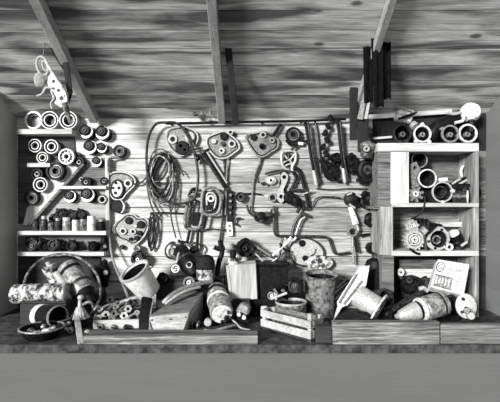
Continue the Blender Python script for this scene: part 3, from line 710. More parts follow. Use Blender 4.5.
o = smooth([t.q(*p) for p in ((284,172),(288,176),(286.5,183),(283.5,190),(285,198),(281,203),(277,198),(278.5,190),(281.5,183),(280.5,176))], 4, True)
t.part('plate', plate(BM(), [(v.x,v.z) for v in o], .018, [circ(t.q(284.3,177).x, t.q(284.3,177).z, 2.1*t.u), circ(t.q(281,196.5).x, t.q(281,196.5).z, 2.2*t.u, rx=1.8*t.u)], Vector((0,.02,0))), 'pale')
t.part('dark_backing', ipoly(t, [(280.5,173),(288,173),(285,203),(278,203)], .01, [], .035), 'black')
t = Th('ring_washer', 'dark-holed ring washer touching the lower end of figure-eight link plate', 'washer', 272.5, 197.5, 3.47)
t.part('ring', annulus(BM(), 4.4*t.u, 2.6*t.u, -.03, .008, seg=20), 'steel'); t.part('hole_plate', disc(BM(), 2.7*t.u, -.03, -.008), 'black')
t = Th('oval_flange', 'pale oval flange with a raised dark hole below the wire-tailed cover', 'flange', 271, 180.5, 3.475)
t.part('plate', lathe(BM(), [(0,-.025),(.044,-.025),(.044,.002),(.038,.008),(0,.008)], squash=(1,.78)), 'pale')
t.part('boss', annulus(BM(), .022, .011, 0, .018, seg=16), 'bright'); t.part('hole_plate', disc(BM(), .012, 0, .01), 'black')
rods('choke_lever', 'dark bent lever with pale tip stretching left from the open gasket web', 'lever', 280, 171, 3.46, [([(265,174),(272,172),(282,170.5),(293,172)], .009, 'iron'), ([(293,172),(296,178),(292,188),(289,196)], .012, 'black')])
t = Th('carburettor', 'dark carburettor with pipes right of the figure-eight link plate', 'carburettor', 293, 196, 3.44)
t.part('body', lathe(BM(), [(0,-.06),(.045,-.06),(.05,0),(.04,.02),(.02,.025),(0,.02)], t.q(290,197), (.1,-1,.2)), 'black')
t.part('float_bowl', lathe(BM(), [(0,0),(.035,0),(.04,.01),(.04,.06),(.02,.07),(0,.07)], t.q(296,206), (0,0,1)), 'black')
for pts, r, m in (([(289,190),(299,190),(309,191)], .011, 'iron'), ([(292,193),(303,194),(312,190)], .006, 'pale'), ([(296,200),(300,206),(297,213)], .013, 'black')):
    bm = BM(); tube(bm, [t.q(*p) for p in pts], r); t.part('pipe', bm, m)
t.part('jet', annulus(BM(), 3*t.u, 1.4*t.u, -.01, .02, t.q(289,199), seg=16), 'grey')
rods('brake_lever', 'long dark lever with a bent top running down past the dark carburettor', 'lever', 300, 180, 3.46, [([(294,169),(298,169),(301,176),(305,190),(309,208)], .014, 'black'), ([(300,200),(303,208),(309,209)], .009, 'iron')])

# ---------------------------------------------------------------- long tools on the iron rail
def torch(label, top, tip, w, handle=True, extra=None):
    t = Th('soldering_iron', label, 'tool', top[0], top[1], 3.41, group='long tools hooked on the iron rail')
    a, b = Vector((*top,0)), Vector((*tip,0))
    at = lambda f, dx=0: t.q(a.x+(b.x-a.x)*f+dx, a.y+(b.y-a.y)*f, 3.41+.04*f)
    bm = BM(); tube(bm, [at(0,-3)+Vector((0,.03,-.01)), at(.0), at(.08,1.0), at(.4,.6), at(.78)], [.007,.011,.012,.013,.010]); t.part('shaft', bm, 'black')
    bm = BM(); tube(bm, [at(0.02,3.5), at(.3,2.6), at(.6,2.4), at(.95,3.4)], .009); t.part('stay', bm, 'iron')
    bm = BM(); tube(bm, [at(.76), at(.82), at(.97), at(1.0)], [.010,.014,.015,.010]); t.part('handle', bm, 'pale', label='pale handle')
    return t
torch('long dark two-rod tool with pale end, left one on the iron rail', (304,121), (316.5,186), 3)
torch('long dark two-rod tool with pale end, right one on the iron rail beside round loop', (336.5,121), (345,183), 3)
t = Th('drive_chain', 'dark knotted chain hanging between the two long tools with pale ends', 'chain', 328, 120, 3.44)
pts = [(330,118),(328,126),(325,133),(327,140),(323,147),(326,154),(322,160),(325,166)]
for k, (x, y) in enumerate(pts):
    t.part('link', box(BM(), t.q(x,y), (.038,.03,.052), Matrix.Rotation(.5*(-1)**k, 3, 'Y'), .008), 'black')
bm = BM(); tube(bm, [t.q(*p) for p in pts], .010); t.part('core', bm, 'iron')
rods('thin_rod', 'thin pale rod hanging beside the knotted chain', 'rod', 341, 140, 3.47, [([(339,121),(342,140),(343,160)], .006, 'steel')])
rods('thin_rod', 'thin dark rod hooked on rail left of the knotted chain', 'rod', 316, 140, 3.47, [([(315,121),(317,132),(319,150),(321,172)], .008, 'iron')])
t = Th('cable_ring', 'round dark wire ring hung behind the right long tool', 'ring', 341, 173, 3.47, solo=True)
bm = BM(); tube(bm, ell(t, 340, 172, 5.5, 9.5, .1), .010, closed=True); t.part('ring', bm, 'black')
G7 = 'dark lumps on the wall behind the long tools'
for lab, x, y, rx, ry in (('dark lumpy part on the wall left of the round wire ring', 331, 171, 7, 9), ('dark lump above the round wire ring', 336, 158, 6, 5), ('dark lump right of the right long tool', 352, 163, 6, 10)):
    lump('engine_part', lab, x, y, 3.45, rx, ry, 'black', 'part', G7, (.1,-1,.1), .05, 'iron')
t = Th('spark_coil', 'grey bell-shaped coil with cap hanging at the corner of the shelf unit', 'coil', 367, 148, 3.3)
t.part('bell', lathe(BM(), [(0,0),(.035,0),(.045,.012),(.05,.05),(.062,.075),(.068,.085),(.066,.1),(.045,.118),(.02,.128),(0,.13)], t.q(366.5,158), (.05,0,1)), 'grey')
t.part('cap', lathe(BM(), [(0,0),(.02,0),(.022,.02),(.012,.04),(0,.042)], t.q(366.5,142), (.05,0,1)), 'steel')
t.part('ring', annulus(BM(), .022, .01, 0, .02, t.q(366,149,3.23), seg=14), 'pale')
bm = BM(); tube(bm, [t.q(366.5,156), t.q(363,152,3.4), t.q(362,150,3.5)], .01); t.part('bracket', bm, 'black')
t = Th('magneto', 'black round magneto below the grey bell-shaped coil', 'magneto', 367, 170, 3.40)
t.part('housing', lathe(BM(), [(0,-.1),(.075,-.1),(.08,0),(.07,.03),(.05,.035),(.04,.02),(0,.02)], axis=(-.1,-1,0), squash=(1,1.1)), 'black')
t.part('rotor', annulus(BM(), .036, .014, 0, .032, axis=(-.1,-1,0), seg=16), 'iron')
t.part('base', box(BM(), t.q(367,180), (.15,.09,.03)), 'black')

# pipes and levers in the middle of the wall
rods('bent_pipe', 'long dark pipe with L and Z bends low on the middle wall', 'pipe', 300, 236, 3.46, [([(274,206),(274,219),(274.5,231),(277,235.5),(284,236),(300,236),(318,236.5),(328,238),(331,244),(334,252),(339,254),(350,252.5)], .011, 'iron')])
rods('bent_pipe', 'short thick pipe elbow slanting up from the long bent pipe', 'pipe', 297, 225, 3.45, [([(292,236),(294,226),(298,218),(304,214.5),(309,216)], .013, 'iron'), ([(295.5,235),(298,227),(301,220),(305,217)], .008, 'pale')])
t = Th('fuel_pump', 'dark knobbly pump on the wall left of the L-bent pipe', 'pump', 263, 216, 3.43)
t.part('body', lathe(BM(), [(0,-.07),(.05,-.07),(.055,-.01),(.04,.02),(.02,.03),(0,.03)], t.q(262,217), (.2,-1,.1), squash=(1,.8)), 'black')
for x, y, r in ((256,214,2.6),(268,214,3),(261,221,2.4),(269,210,2)): t.part('union', disc(BM(), r*t.u, -.03, .03, t.q(x,y), seg=6), 'iron' if x != 269 else 'pale')
bm = BM(); tube(bm, [t.q(247,205),t.q(249,212),t.q(255,217)], .009); t.part('pipe', bm, 'iron')
bm = BM(); tube(bm, [t.q(266,212),t.q(272,210),t.q(274,213)], .010); t.part('pipe', bm, 'steel')
t = Th('side_cover', 'pale shield-shaped cover with one dark hole below the long bent pipe', 'cover', 305, 250, 3.47)
o = smooth([t.q(*p) for p in ((290,247),(296,240),(304,238),(313,240),(321,246),(324,254),(319,262),(309,266),(297,264),(290,257))], 4, True)
t.part('plate', plate(BM(), [(v.x,v.z) for v in o], .02, [circ(t.q(302.5,243.5).x, t.q(302.5,243.5).z, 3.6*t.u, 16)], Vector((0,.025,0))), 'pale')
bm = BM(); tube(bm, o, .007, 6, closed=True, sm=False); t.part('rim', bm, 'iron')
t.part('hole_plate', disc(BM(), 3.7*t.u, -.022, -.01, t.q(302.5,243.5)), 'black')
bm = BM(); tube(bm, [t.q(310,256),t.q(314,254),t.q(316,249)], .005); t.part('slot', bm, 'iron')
rods('throttle_rods', 'pale crossed rods with a fork below the pipe elbow', 'rods', 283, 248, 3.42, [([(271,257),(279,250),(287,243),(291,237)], .010, 'bright'), ([(283,238),(281,245),(280,254),(276,260)], .009, 'iron'), ([(284,238),(289,241),(294,240),(296,237)], .010, 'pale'), ([(280,243),(284,249),(289,251)], .010, 'black')])
t = Th('wire_ring', 'small dark wire ring at the lower end of crossed rods', 'ring', 284, 262, 3.42, solo=True)
bm = BM(); tube(bm, ell(t, 286, 259, 5.5, 6), .008, closed=True); tube(bm, ell(t, 286, 259, 3, 3.6), .007, closed=True); t.part('ring', bm, 'iron')
rods('valve_rods', 'pair of pale rods running from the black horn to the crossed rods', 'rods', 262, 250, 3.40, [([(250,243),(260,249),(271,256)], .010, 'steel'), ([(253,252),(258,256),(264,262),(271,262),(277,258)], .007, 'pale'), ([(255,247),(266,255),(276,259)], .006, 'iron')])

# rod, chuck and dark parts near the shelf unit
t = Th('connecting_rod', 'pale connecting rod with a round big end hanging left of the shelf unit', 'rod', 354, 220, 3.43)
bm = BM(); tube(bm, [t.q(350,207),t.q(352,212),t.q(356,224)], [.016,.022,.026]); t.part('shank', bm, 'enamel')
be = t.part('big_end', annulus(BM(), 5*t.u, 3.3*t.u, -.03, .02, t.q(352,231.5), seg=24), 'steel')
t.part('bearing_shell', annulus(BM(), 3.4*t.u, 2.2*t.u, -.03, .01, t.q(352,231.5), seg=24), 'iron', be)
bm = BM(); tube(bm, [t.q(353,213,3.43), t.q(353,213,3.5)], .008, sm=False); t.part('peg', bm, 'iron')
bm = BM(); tube(bm, [t.q(356,224),t.q(358,229),t.q(356,235)], .010); t.part('bolt', bm, 'pale')
bm = BM(); tube(bm, [t.q(352.5,237),t.q(353,250),t.q(353.5,264)], .010); t.part('pin', bm, 'steel')
bm = BM(); tube(bm, [t.q(354,237),t.q(357,252)], .012); t.part('fork', bm, 'black')
t = Th('drill_chuck', 'black chuck with pale jaws above the pale connecting rod', 'chuck', 350, 200, 3.42)
t.part('body', lathe(BM(), [(0,-.07),(.05,-.07),(.058,-.02),(.05,.02),(.03,.03),(0,.03)], t.q(351,199), (-.2,-1,.1)), 'black')
for a, b in (((347,195),(352,193)),((349,204),(355,208)),((356,194),(361,197))):
    bm = BM(); tube(bm, [t.q(*a,3.385),t.q(*b,3.385)], .008, sm=False); t.part('jaw', bm, 'pale')
bm = BM(); tube(bm, [t.q(350,199,3.42),t.q(350,199,3.52)], .02, sm=False); t.part('stud', bm, 'black')
G8 = 'black parts hung beside the shelf unit'
lump('engine_part', 'black triangular part right of the black chuck', 366, 200, 3.45, 6.5, 9, 'black', 'part', G8, (.1,-1,.1), .05, 'iron')
lump('engine_part', 'black round cap right of the pale connecting rod', 372, 220, 3.45, 7.5, 7.5, 'black', 'part', G8, (.1,-1,.1), .06, 'iron')
lump('engine_part', 'black round cap low beside the shelf unit, above the added black can', 373, 248, 3.44, 7, 6.5, 'black', 'part', G8, (.1,-1,.1), .06, 'black')
rods('pin_bolt', 'small dark bolt level with the big end of the connecting rod', 'bolt', 368, 235, 3.47, [([(361,236),(367,234.5),(375,235)], .012, 'black')])

# more wire and small iron on the boards
t = Th('wire_hank', 'dark hank of thin wire hanging on the wall right of the timing cover', 'wire', 152, 232, 3.46)
for k, (x, rx, ry) in enumerate(((152,3.2,18),(153.5,4.2,16),(151,2.4,15),(154,2.6,19))):
    bm = BM(); tube(bm, ell(t, x, 232, rx, ry, .05*k), .006, 6, closed=True); t.part('strand', bm, 'iron' if k % 2 else 'black')
bm = BM(); tube(bm, [t.q(152.5,215,3.44), t.q(152.5,215,3.505)], .006, sm=False); t.part('peg', bm, 'iron')
rods('thin_rod', 'thin dark rod lying level along the board seam below the wire coil', 'rod', 165, 212, 3.475, [([(150,213),(165,212.6),(184,213.5)], .006, 'black')])
rods('thin_rod', 'thin dark rod level with the bottom of the pair of frames, ending at notched strip', 'rod', 212, 230, 3.475, [([(200,231),(210,229),(226,230)], .006, 'iron')])
rods('thin_rod', 'thin dark rod sticking out right of the arm of the small dark pump', 'rod', 270, 208, 3.475, [([(244,194),(252,193.5),(262,194.5)], .006, 'black')])
rods('wire_hook', 'dark wire hook at right end of the board below the long tools', 'hook', 318, 200, 3.47, [([(312,206),(315,200),(321,197),(332,197),(341,198)], .006, 'iron')])
rods('wire_hook', 'long thin dark wire below the knotted chain running level to the shelf unit', 'hook', 330, 190, 3.475, [([(316,188.5),(330,189.5),(350,188.5),(368,189)], .004, 'black')])
rods('valve_spring', 'small dark stub left of the pale oval flange', 'spring', 263, 185, 3.475, [([(261,184),(265,183),(267,185)], .010, 'iron')])
rods('wire_hook', 'small dark twisted wire on the boards under the white tag', 'hook', 196, 243, 3.46, [([(190,246),(194,243),(199,244),(203,248),(201,253)], .008, 'iron')])
lump('cap_nut', 'dark nut on the wall right of the thin ring behind the black horn', 193, 250, 3.46, 3.4, 3.4, 'black', 'nut', None, (.1,-1,.1), .04, 'iron')
lump('cap_nut', 'dark nut on the boards just above the tilted bucket lid', 305, 258, 3.46, 2.6, 2.6, 'black', 'nut', None, (.1,-1,.1), .04, 'iron')
# ---------------------------------------------------------------- on and in the right shelf unit
SD = 3.28
def headlamp(label, px, yb, r, d=SD, flange='pale', tip=(0,-1,0.05), group=None, ears=()):
    t = Th('headlamp_shell', label, 'lamp', px, yb-r, d, group=group)
    R = r*t.u; ax = Vector(tip)
    t.part('bowl', lathe(BM(), [(0,-.10),(R*.5,-.09),(R*.9,-.03),(R*.95,0),(R*.82,0),(R*.7,-.03),(R*.4,-.06),(0,-.065)], axis=ax), 'black')
    t.part('rim', annulus(BM(), R, R*.80, -.005, .012, axis=ax), flange)
    t.part('hub', annulus(BM(), R*.3, R*.12, -.065, -.02, Vector((R*.2,0,.0)), axis=ax, seg=14), 'steel')
    for x, y in ears:
        t.part('ear', disc(BM(), 2.0*t.u, -.012, .012, Vector((x*t.u, 0, -y*t.u)), seg=10), flange)
    return t
G = 'round housings on top of the shelf unit'
headlamp('black round housing at the left end of the shelf top, under the tilted pale carburettor', 402, 143, 9.5, flange='iron', group=G, ears=((7,-4),(4,8)))
headlamp('round housing with a heavy pale flange, second from left on the shelf top', 422, 143, 9, flange='bright', group=G, ears=((0,-9.5),(7,8),(-6,7)))
headlamp('black hollow housing with a bowed pale flange, third on the shelf top', 450, 143, 9, flange='steel', group=G, ears=((-8,-5),(8,2)))
headlamp('round housing with broad white rim at the right end of the shelf top', 467.5, 143, 9.5, flange='bright', group=G)
t = Th('carburettor', 'tilted grey square carburettor lying on top of two round housings', 'carburettor', 406, 117, 3.28)
t.part('body', box(BM(), t.q(404,116), (.115,.09,.10), Matrix.Rotation(.35,3,'Y'), .01), 'bright')
t.part('flange', box(BM(), t.q(402,110.5), (.135,.10,.018), Matrix.Rotation(.35,3,'Y'), .004), 'steel')
bm = BM(); tube(bm, [t.q(398,119,3.22),t.q(405,117,3.21),t.q(413,114,3.22),t.q(417,112,3.23)], [.008,.012,.010,.005]); t.part('lever', bm, 'black')
t.part('bowl', lathe(BM(), [(0,0),(.03,0),(.033,.03),(.0,.04)], t.q(412,124), (.5,-.4,-.6)), 'pale')
t = Th('cast_elbow', 'dark cast elbow with pale ends lying behind third housing on shelf top', 'elbow', 440, 130, 3.36)
bm = BM(); tube(bm, [t.q(430,141),t.q(434,131),t.q(444,124),t.q(456,120),t.q(462,113)], [.05,.055,.055,.05,.04], 12); t.part('elbow', bm, 'black')
bm = BM(); tube(bm, [t.q(448,113,3.30),t.q(455,114,3.30),t.q(461,112,3.30)], .012); t.part('clip', bm, 'pale')
bm = BM(); tube(bm, [t.q(455,123,3.29),t.q(462,121,3.29),t.q(464,118,3.29)], .012); t.part('clip', bm, 'enamel')
t = Th('white_dome', 'white domed cover at the very top right above the shelf unit', 'cover', 470, 110, 3.30)
t.part('dome', lathe(BM(), [(0,-.03),(.075,-.03),(.075,0),(.06,.03),(.03,.045),(0,.05)], t.q(471,112), (-.2,-1,.1)), 'enamel')
bm = BM(); tube(bm, [t.q(471,114), t.q(471,132)], .03, sm=False); t.part('stem', bm, 'black')
for lab, x, y, r, d, f in (('upper dark-mouthed pipe ring beside the white front post', 419, 160, 8.2, 3.32, 'steel'), ('black-mouthed pipe end in the middle of the upper compartment', 427, 178.5, 9.4, 3.24, 'bright'), ('pipe ring with rod and rivets standing on the middle shelf board', 442, 192, 10.5, 3.25, 'pale')):
    t = Th('pipe_end', lab, 'pipe', x, y, d, group='pipe ends in the upper compartment')
    R = r*t.u
    t.part('pipe', annulus(BM(), R*.97, R*.86, -.16, .0), 'iron'); t.part('rim', annulus(BM(), R, R*.86, -.004, .012), f)
    t.part('plug', disc(BM(), R*.87, -.14, -.10), 'black')
    if r > 10:
        t.part('inner_ring', annulus(BM(), R*.62, R*.48, -.10, -.03), 'iron'); t.part('rivet', disc(BM(), .014, 0, .02, t.q(452,191)), 'bright'); t.part('rivet', disc(BM(), .012, 0, .02, t.q(442,202)), 'bright')
t = Th('valve_cover', 'pale crooked bracket behind the white front post, right side', 'bracket', 413, 175, 3.3)
t.part('plate', ipoly(t, [(409,164),(415,162),(419,170),(417,178),(418,186),(411,188),(409,178)], .03, [(413.5,168,1.8)]), 'gasket')
bm = BM(); tube(bm, [t.q(412,172),t.q(416,178),t.q(414,186)], .012); t.part('rib', bm, 'enamel')
t = Th('impeller', 'small dark flower-shaped wheel with a pale hub next to the white front post', 'impeller', 414.5, 194, 3.24)
def gear_outline(cx, cz, r0, r1, n, duty=.5):
    out = []
    for k in range(n):
        for f, r in ((0,r0),(duty*.2,r1),(duty*.8,r1),(duty,r0)):
            a = 2*PI*(k+f)/n; out.append((cx+r*math.cos(a), cz+r*math.sin(a)))
    return out
t.part('blades', plate(BM(), gear_outline(0,0,.038,.062,8,.6), .03, [circ(0,0,.012)], Vector((0,.01,0))), 'gasket')
t.part('hub', annulus(BM(), .022, .009, .01, .035, seg=16), 'bright')
bm = BM(); tube(bm, [t.q(414.5,194,3.25), t.q(414.5,194,3.46)], .015, sm=False); t.part('shaft', bm, 'iron')
t = Th('short_tube', 'short white tube lying right of the black-mouthed pipe end', 'tube', 440, 179, 3.3, solo=True)
bm = BM(); tube(bm, [t.q(434,180.5),t.q(447,179.5)], .017, 12, sm=False); t.part('tube', bm, 'enamel')
t = Th('hand_lever', 'dark lever with pale ridges and upright handle at back of the upper compartment', 'lever', 457, 182, 3.34)
bm = BM(); tube(bm, [t.q(447,187),t.q(456,183),t.q(465,180),t.q(472,172)], [.016,.024,.022,.012]); t.part('arm', bm, 'black')
for a, b in (((452,184),(460,179)),((456,186),(467,180))):
    bm = BM(); tube(bm, [t.q(*a,3.31),t.q(*b,3.31)], .009, sm=False); t.part('ridge', bm, 'pale')
bm = BM(); tube(bm, [t.q(462,177,3.32),t.q(461,171,3.32),t.q(463,166,3.33)], .010); t.part('handle', bm, 'enamel')
t.part('foot', box(BM(), t.q(459,193), (.13,.12,.14), None, .01), 'black')
t = Th('rubber_bush', 'dark round bush with faint rings at the right end of middle shelf board', 'bush', 472, 193, 3.27)
t.part('body', lathe(BM(), [(0,-.12),(.07,-.12),(.072,0),(.055,.01),(.05,-.02),(0,-.02)]), 'black'); t.part('ring', annulus(BM(), .035,.02,-.02,.0), 'iron')
t = Th('small_drum', 'short pale-rimmed drum lying left of the round bush on middle shelf board', 'drum', 460, 197, 3.24)
t.part('body', lathe(BM(), [(0,-.05),(.045,-.05),(.045,.05),(0,.05)], axis=(1,-.5,0)), 'iron'); t.part('rim', annulus(BM(), .05,.038,.045,.056, axis=(1,-.5,0)), 'enamel')
# lower compartment
def gearwheel(label, x, y, r, n, d, thick, m, hub='bright'):
    t = Th('toothed_gear', label, 'gear', x, y, d); R = r*t.u
    t.part('toothed_rim', plate(BM(), gear_outline(0,0,R*.84,R,n), thick, [circ(0,0,R*.62,24)], Vector((0,thick/2,0))), m)
    b = BM()
    for k in range(6):
        a = 2*PI*k/6; beam(b, Vector((math.cos(a)*R*.2,0,math.sin(a)*R*.2)), Vector((math.cos(a)*R*.68,0,math.sin(a)*R*.68)), .014, thick*.5, up=(0,1,0))
    t.part('spokes', b, m)
    t.part('hub', annulus(BM(), R*.3, R*.12, -thick*.4, thick*.7, seg=20), hub)
    t.part('ring', annulus(BM(), R*.52, R*.44, -thick*.2, thick*.55, seg=24), 'bright')
    t.part('back_plate', disc(BM(), R*.66, -thick*1.2, -thick*.3), 'black')
    return t
gearwheel('large pale toothed gear standing in the lower compartment at left', 413.5, 239.5, 10.8, 16, 3.24, .05, 'pale')
gearwheel('smaller star-toothed gear above the large pale gear in lower compartment', 411.5, 226, 6.8, 9, 3.30, .04, 'pale')
t = Th('wire_tail', 'thin dark wire dangling over the middle shelf board above the small gear', 'wire', 420, 210, 3.2, solo=True)
bm = BM(); tube(bm, [t.q(425,196),t.q(424,206,3.19),t.q(420,214,3.19),t.q(411,219,3.2)], .006); t.part('wire', bm, 'black')
t = Th('electric_motor', 'black ribbed motor with a pipe lying at the back of the lower compartment', 'motor', 424, 224, 3.37)
t.part('body', lathe(BM(), [(0,-.08),(.06,-.08),(.065,-.06),(.065,.05),(.04,.06),(.03,.10),(0,.10)], t.q(421,227), (1,-.2,-.1)), 'black')
for k in range(4): t.part('rib', annulus(BM(), .070,.05,-.05+k*.028,-.042+k*.028, t.q(421,227), (1,-.2,-.1)), 'iron')
bm = BM(); tube(bm, [t.q(430,225),t.q(436,226),t.q(441,227)], .022); t.part('pipe', bm, 'black')
t.part('saddle', box(BM(), t.q(423,242), (.14,.12,.14)), 'black')
t = Th('square_block', 'small pale square block leaning between the gears and the square flange', 'block', 423.5, 231, 3.22)
t.part('block', box(BM(), t.q(423.5,231), (.05,.04,.05), Matrix.Rotation(.75,3,'Y'), .004), 'gasket'); t.part('face', box(BM(), t.q(423.5,231)+Vector((0,-.021,0)), (.03,.006,.03), Matrix.Rotation(.75,3,'Y'), .002), 'pale')
bm = BM(); tube(bm, [t.q(424,234),t.q(426,250)], .012, sm=False); t.part('stem', bm, 'iron')
t = Th('square_flange', 'pale diamond-shaped flange housing with a big round hole, lower compartment middle', 'flange', 438, 238.5, 3.235)
o = [t.q(*p) for p in ((424,241),(428,236),(438,226.5),(442,227),(448,233),(449,240),(446,246),(440,250),(434,250.5),(428,247))]
t.part('plate', plate(BM(), [(v.x,v.z) for v in o], .025, [circ(t.q(438,239).x,t.q(438,239).z,8.6*t.u,26)], Vector((0,.01,0))), 'pale')
t.part('barrel', annulus(BM(), 9.4*t.u, 8.4*t.u, -.12, -.0, t.q(438,239)), 'iron'); t.part('floor_plate', disc(BM(), 8.6*t.u, -.12, -.08, t.q(438,239)), 'black')
t.part('bore', annulus(BM(), 4.6*t.u, 3.0*t.u, -.08, -.02, t.q(438,240)), 'grey')
for x, y in ((440.5,229.5),(427.5,241),(445,245),(434,248)): t.part('bolt', disc(BM(), 1.3*t.u, .012, .026, t.q(x,y), seg=6), 'black')
t = Th('ring_nut', 'small bright ring nut in front of the square flange, on the lower board', 'nut', 449, 247, 3.215)
t.part('ring', annulus(BM(), 3.9*t.u, 1.8*t.u, -.02, .012, seg=20), 'bright'); t.part('plug', disc(BM(), 1.9*t.u, -.02, 0), 'black')
t = Th('ribbed_plug', 'dark plug with a pale crown leaning right of the square flange', 'plug', 454, 234, 3.32)
t.part('body', lathe(BM(), [(0,-.10),(.05,-.10),(.05,-.03),(.042,-.02),(.05,-.01),(.05,.03),(0,.03)], t.q(455,237), (-.5,-.3,.8)), 'black')
t.part('crown', lathe(BM(), [(0,.02),(.046,.02),(.04,.045),(.02,.055),(0,.055)], t.q(455,237), (-.5,-.3,.8)), 'enamel')
G = 'bolts scattered in the lower compartment'
for lab, a, b, m in (('pale bolt lying nearest the right end of the lower compartment', (461,246),(467,242), 'pale'), ('dark bolt behind ring nut, pointing at the right side panel', (455,248),(465,249), 'iron'), ('black bar leaning on the right side panel of lower compartment', (468,248),(473,228), 'black')):
    rods('loose_bolt', lab, 'bolt', b[0], b[1], 3.27, [([a,((a[0]+b[0])/2,(a[1]+b[1])/2),b], .011, m)], G)
rods('dark_pin', 'dark pin sticking out over the lower board below the gears', 'pin', 416, 253, 3.2, [([(410,249),(416,253),(420,254)], .010, 'black')])

# ---------------------------------------------------------------- on the bench: helpers
def BP(px, yb):                       # point on the bench top seen at (px, yb)
    d = dbench(yb); return d
def cyl_thing(name, label, cat, a, b, prof, parts, group=None, seg=28):
    """body of revolution between two (px, py, d) ends; prof = (radius m, 0..1 along)"""
    t = Th(name, label, cat, *a, group=group)
    A, B = t.q(*a), t.q(*b); ax = B-A; Ln = ax.length
    for nm, pr, m in parts:
        t.part(nm, lathe(BM(), [(r, h*Ln) for r, h in pr], A, ax, seg), m)
    return t, A, ax, Ln
def crate(name, label, x0, x1, ytop, d0, d1, m, cat='crate', slats=0):
    t = Th(name, label, cat, (x0+x1)/2, 300, d0, z=BZ)
    a = ((x0-250)*d0/F)-t.o.x; b = ((x1-250)*d0/F)-t.o.x; H = EYE-(ytop-201)*d0/F-BZ; D = d1-d0
    n = max(1, slats); w = .018
    for k in range(n):
        z0 = H*k/n; z1 = H*(k+1)/n-.004
        t.part('front_board', box(BM(), ((a+b)/2, w/2, (z0+z1)/2), (b-a, w, z1-z0)), m)
    t.part('back_board', box(BM(), ((a+b)/2, D-w/2, H/2), (b-a, w, H)), m)
    for x in (a+w/2, b-w/2): t.part('side_board', box(BM(), (x, D/2, H/2), (w, D-2*w, H)), m)
    t.part('lid', box(BM(), ((a+b)/2, D/2, H+.007), (b-a, D, .014)), m)
    return t

# left end of the bench
crate('wooden_crate', 'black crate under the patched horizontal drum at left', 20, 66, 303.5, 3.02, 3.24, 'darkwood')
cyl_thing('metal_drum', 'horizontal drum with flaking white paint lying on the black crate at far left', 'drum', (14,294,3.12), (68,292.5,3.08), None,
    [('shell', [(0,0),(.062,0),(.068,.02),(.068,.30),(.070,.31),(.070,.33),(.068,.34),(.068,.96),(.062,1),(0,1)], 'patch'), ('end_ring', [(.05,.99),(.070,.97),(.070,1.0),(.062,1.02),(.05,1.01)], 'steel')])
t, A, ax, Ln = cyl_thing('starter_motor', 'long grey starter cylinder slanting down to the right behind the patched drum', 'motor', (67,266,3.28), (93,303,3.10), None,
    [('body', [(0,0),(.06,0),(.075,.03),(.078,.06),(.078,.62),(.07,.66),(.07,.72),(.0,.72)], 'tin'), ('band', [(.079,.14),(.082,.14),(.082,.20),(.079,.20)], 'black'), ('band', [(.079,.50),(.082,.50),(.082,.56),(.079,.56)], 'iron'), ('nose', [(0,.70),(.062,.70),(.05,.80),(.03,.84),(.03,1.0),(0,1.0)], 'black')])
t.part('solenoid', lathe(BM(), [(0,0),(.026,0),(.028,.01),(.028,.16),(0,.17)], A+Vector((-.075,-.05,-.02))+ax*.1, ax, 16), 'pale')
t.part('end_knob', disc(BM(), .03, 0, .03, A, -ax), 'black')
cyl_thing('tin_can', 'crumpled pale tin can tilted behind the left end of the drum', 'can', (62,291,3.36), (49,265,3.34), None,
    [('body', [(0,0),(.055,0),(.058,.03),(.058,.45),(.052,.52),(.058,.58),(.06,.97),(.054,1.0),(0,.98)], 'patch'), ('cap', [(0,.98),(.018,.98),(.018,1.12),(0,1.13)], 'pale')])
t = Th('drive_belt', 'large thin hoop standing in front of the lowest left shelf', 'hoop', 62, 325, 3.02)
bm = BM(); pts = []
for k in range(28):
    a = 2*PI*k/28; x = 62+38.5*math.cos(a); y = 290-36*math.sin(a)
    pts.append(t.q(x, y, 3.08+.24*(0.5+0.5*math.sin(a))) if y < 300 else t.q(x, y, 3.06+.02*math.sin(a)))
pts = [p if (p+t.o).z > BZ+.012 else Vector((p.x, p.y, BZ+.012-t.o.z)) for p in pts]
tube(bm, pts, .010, 8, closed=True, n=2); t.part('hoop', bm, 'grey')
t, A, ax, Ln = cyl_thing('small_barrel', 'short pale-ended barrel with a black open mouth in front of the drum', 'barrel', (40,315,3.0), (58,317,2.86), None,
    [('shell', [(0,0),(.06,0),(.072,.02),(.074,.5),(.072,.95),(.066,1),(.060,.97),(.058,.4),(0,.35)], 'black'), ('pale_end', [(0,-.012),(.068,-.012),(.0745,.02),(.0755,.30),(.0735,.30)], 'enamel'), ('rim', [(.060,.97),(.066,.95),(.074,.96),(.074,1.0),(.066,1.02)], 'steel')])
t = Th('wire_basin', 'wide low basin with a thin rim at the bottom left corner full of scraps', 'basin', 42, 340, 2.74, z=BZ)
t.part('bowl', lathe(BM(), [(0,0),(.09,0),(.125,.05),(.13,.065),(.122,.065),(.118,.05),(.085,.008),(0,.008)], axis=(0,0,1)), 'black')
bm = BM(); tube(bm, [Vector((.131*math.cos(2*PI*k/20), .131*math.sin(2*PI*k/20), .066)) for k in range(20)], .006, closed=True, sm=False); t.part('rim', bm, 'steel')
random.seed(11)
lab9 = ['pale crumpled scrap in the front of the wide basin', 'white chip of casting at the right of the wide basin', 'grey lug at the left of the wide basin', 'small pale nut in the middle of the wide basin', 'pale flat washer at the back of the wide basin']
for k, (dx, dy) in enumerate(((.05,-.05),(.06,.02),(-.05,-.03),(.0,-.06),(-.01,.05))):
    t = Th('metal_scrap', lab9[k], 'scrap', 42, 340, 2.74, 'scraps in the wide basin', solo=True); t.o = t.o+Vector((dx, dy, BZ+.045-t.o.z))
    t.part('scrap', box(BM(), (0,0,0), (.05,.035,.05 if k<3 else .03), Matrix.Rotation(k*1.1,3,'Y')@Matrix.Rotation(k*.7,3,'Z'), .008), ['enamel','patch','grey','pale','steel'][k])
t = Th('oil_burner', 'small fluted skirt-shaped burner with a knob on top, left of the tray of parts', 'burner', 80, 322, 2.98, z=BZ)
N = 14
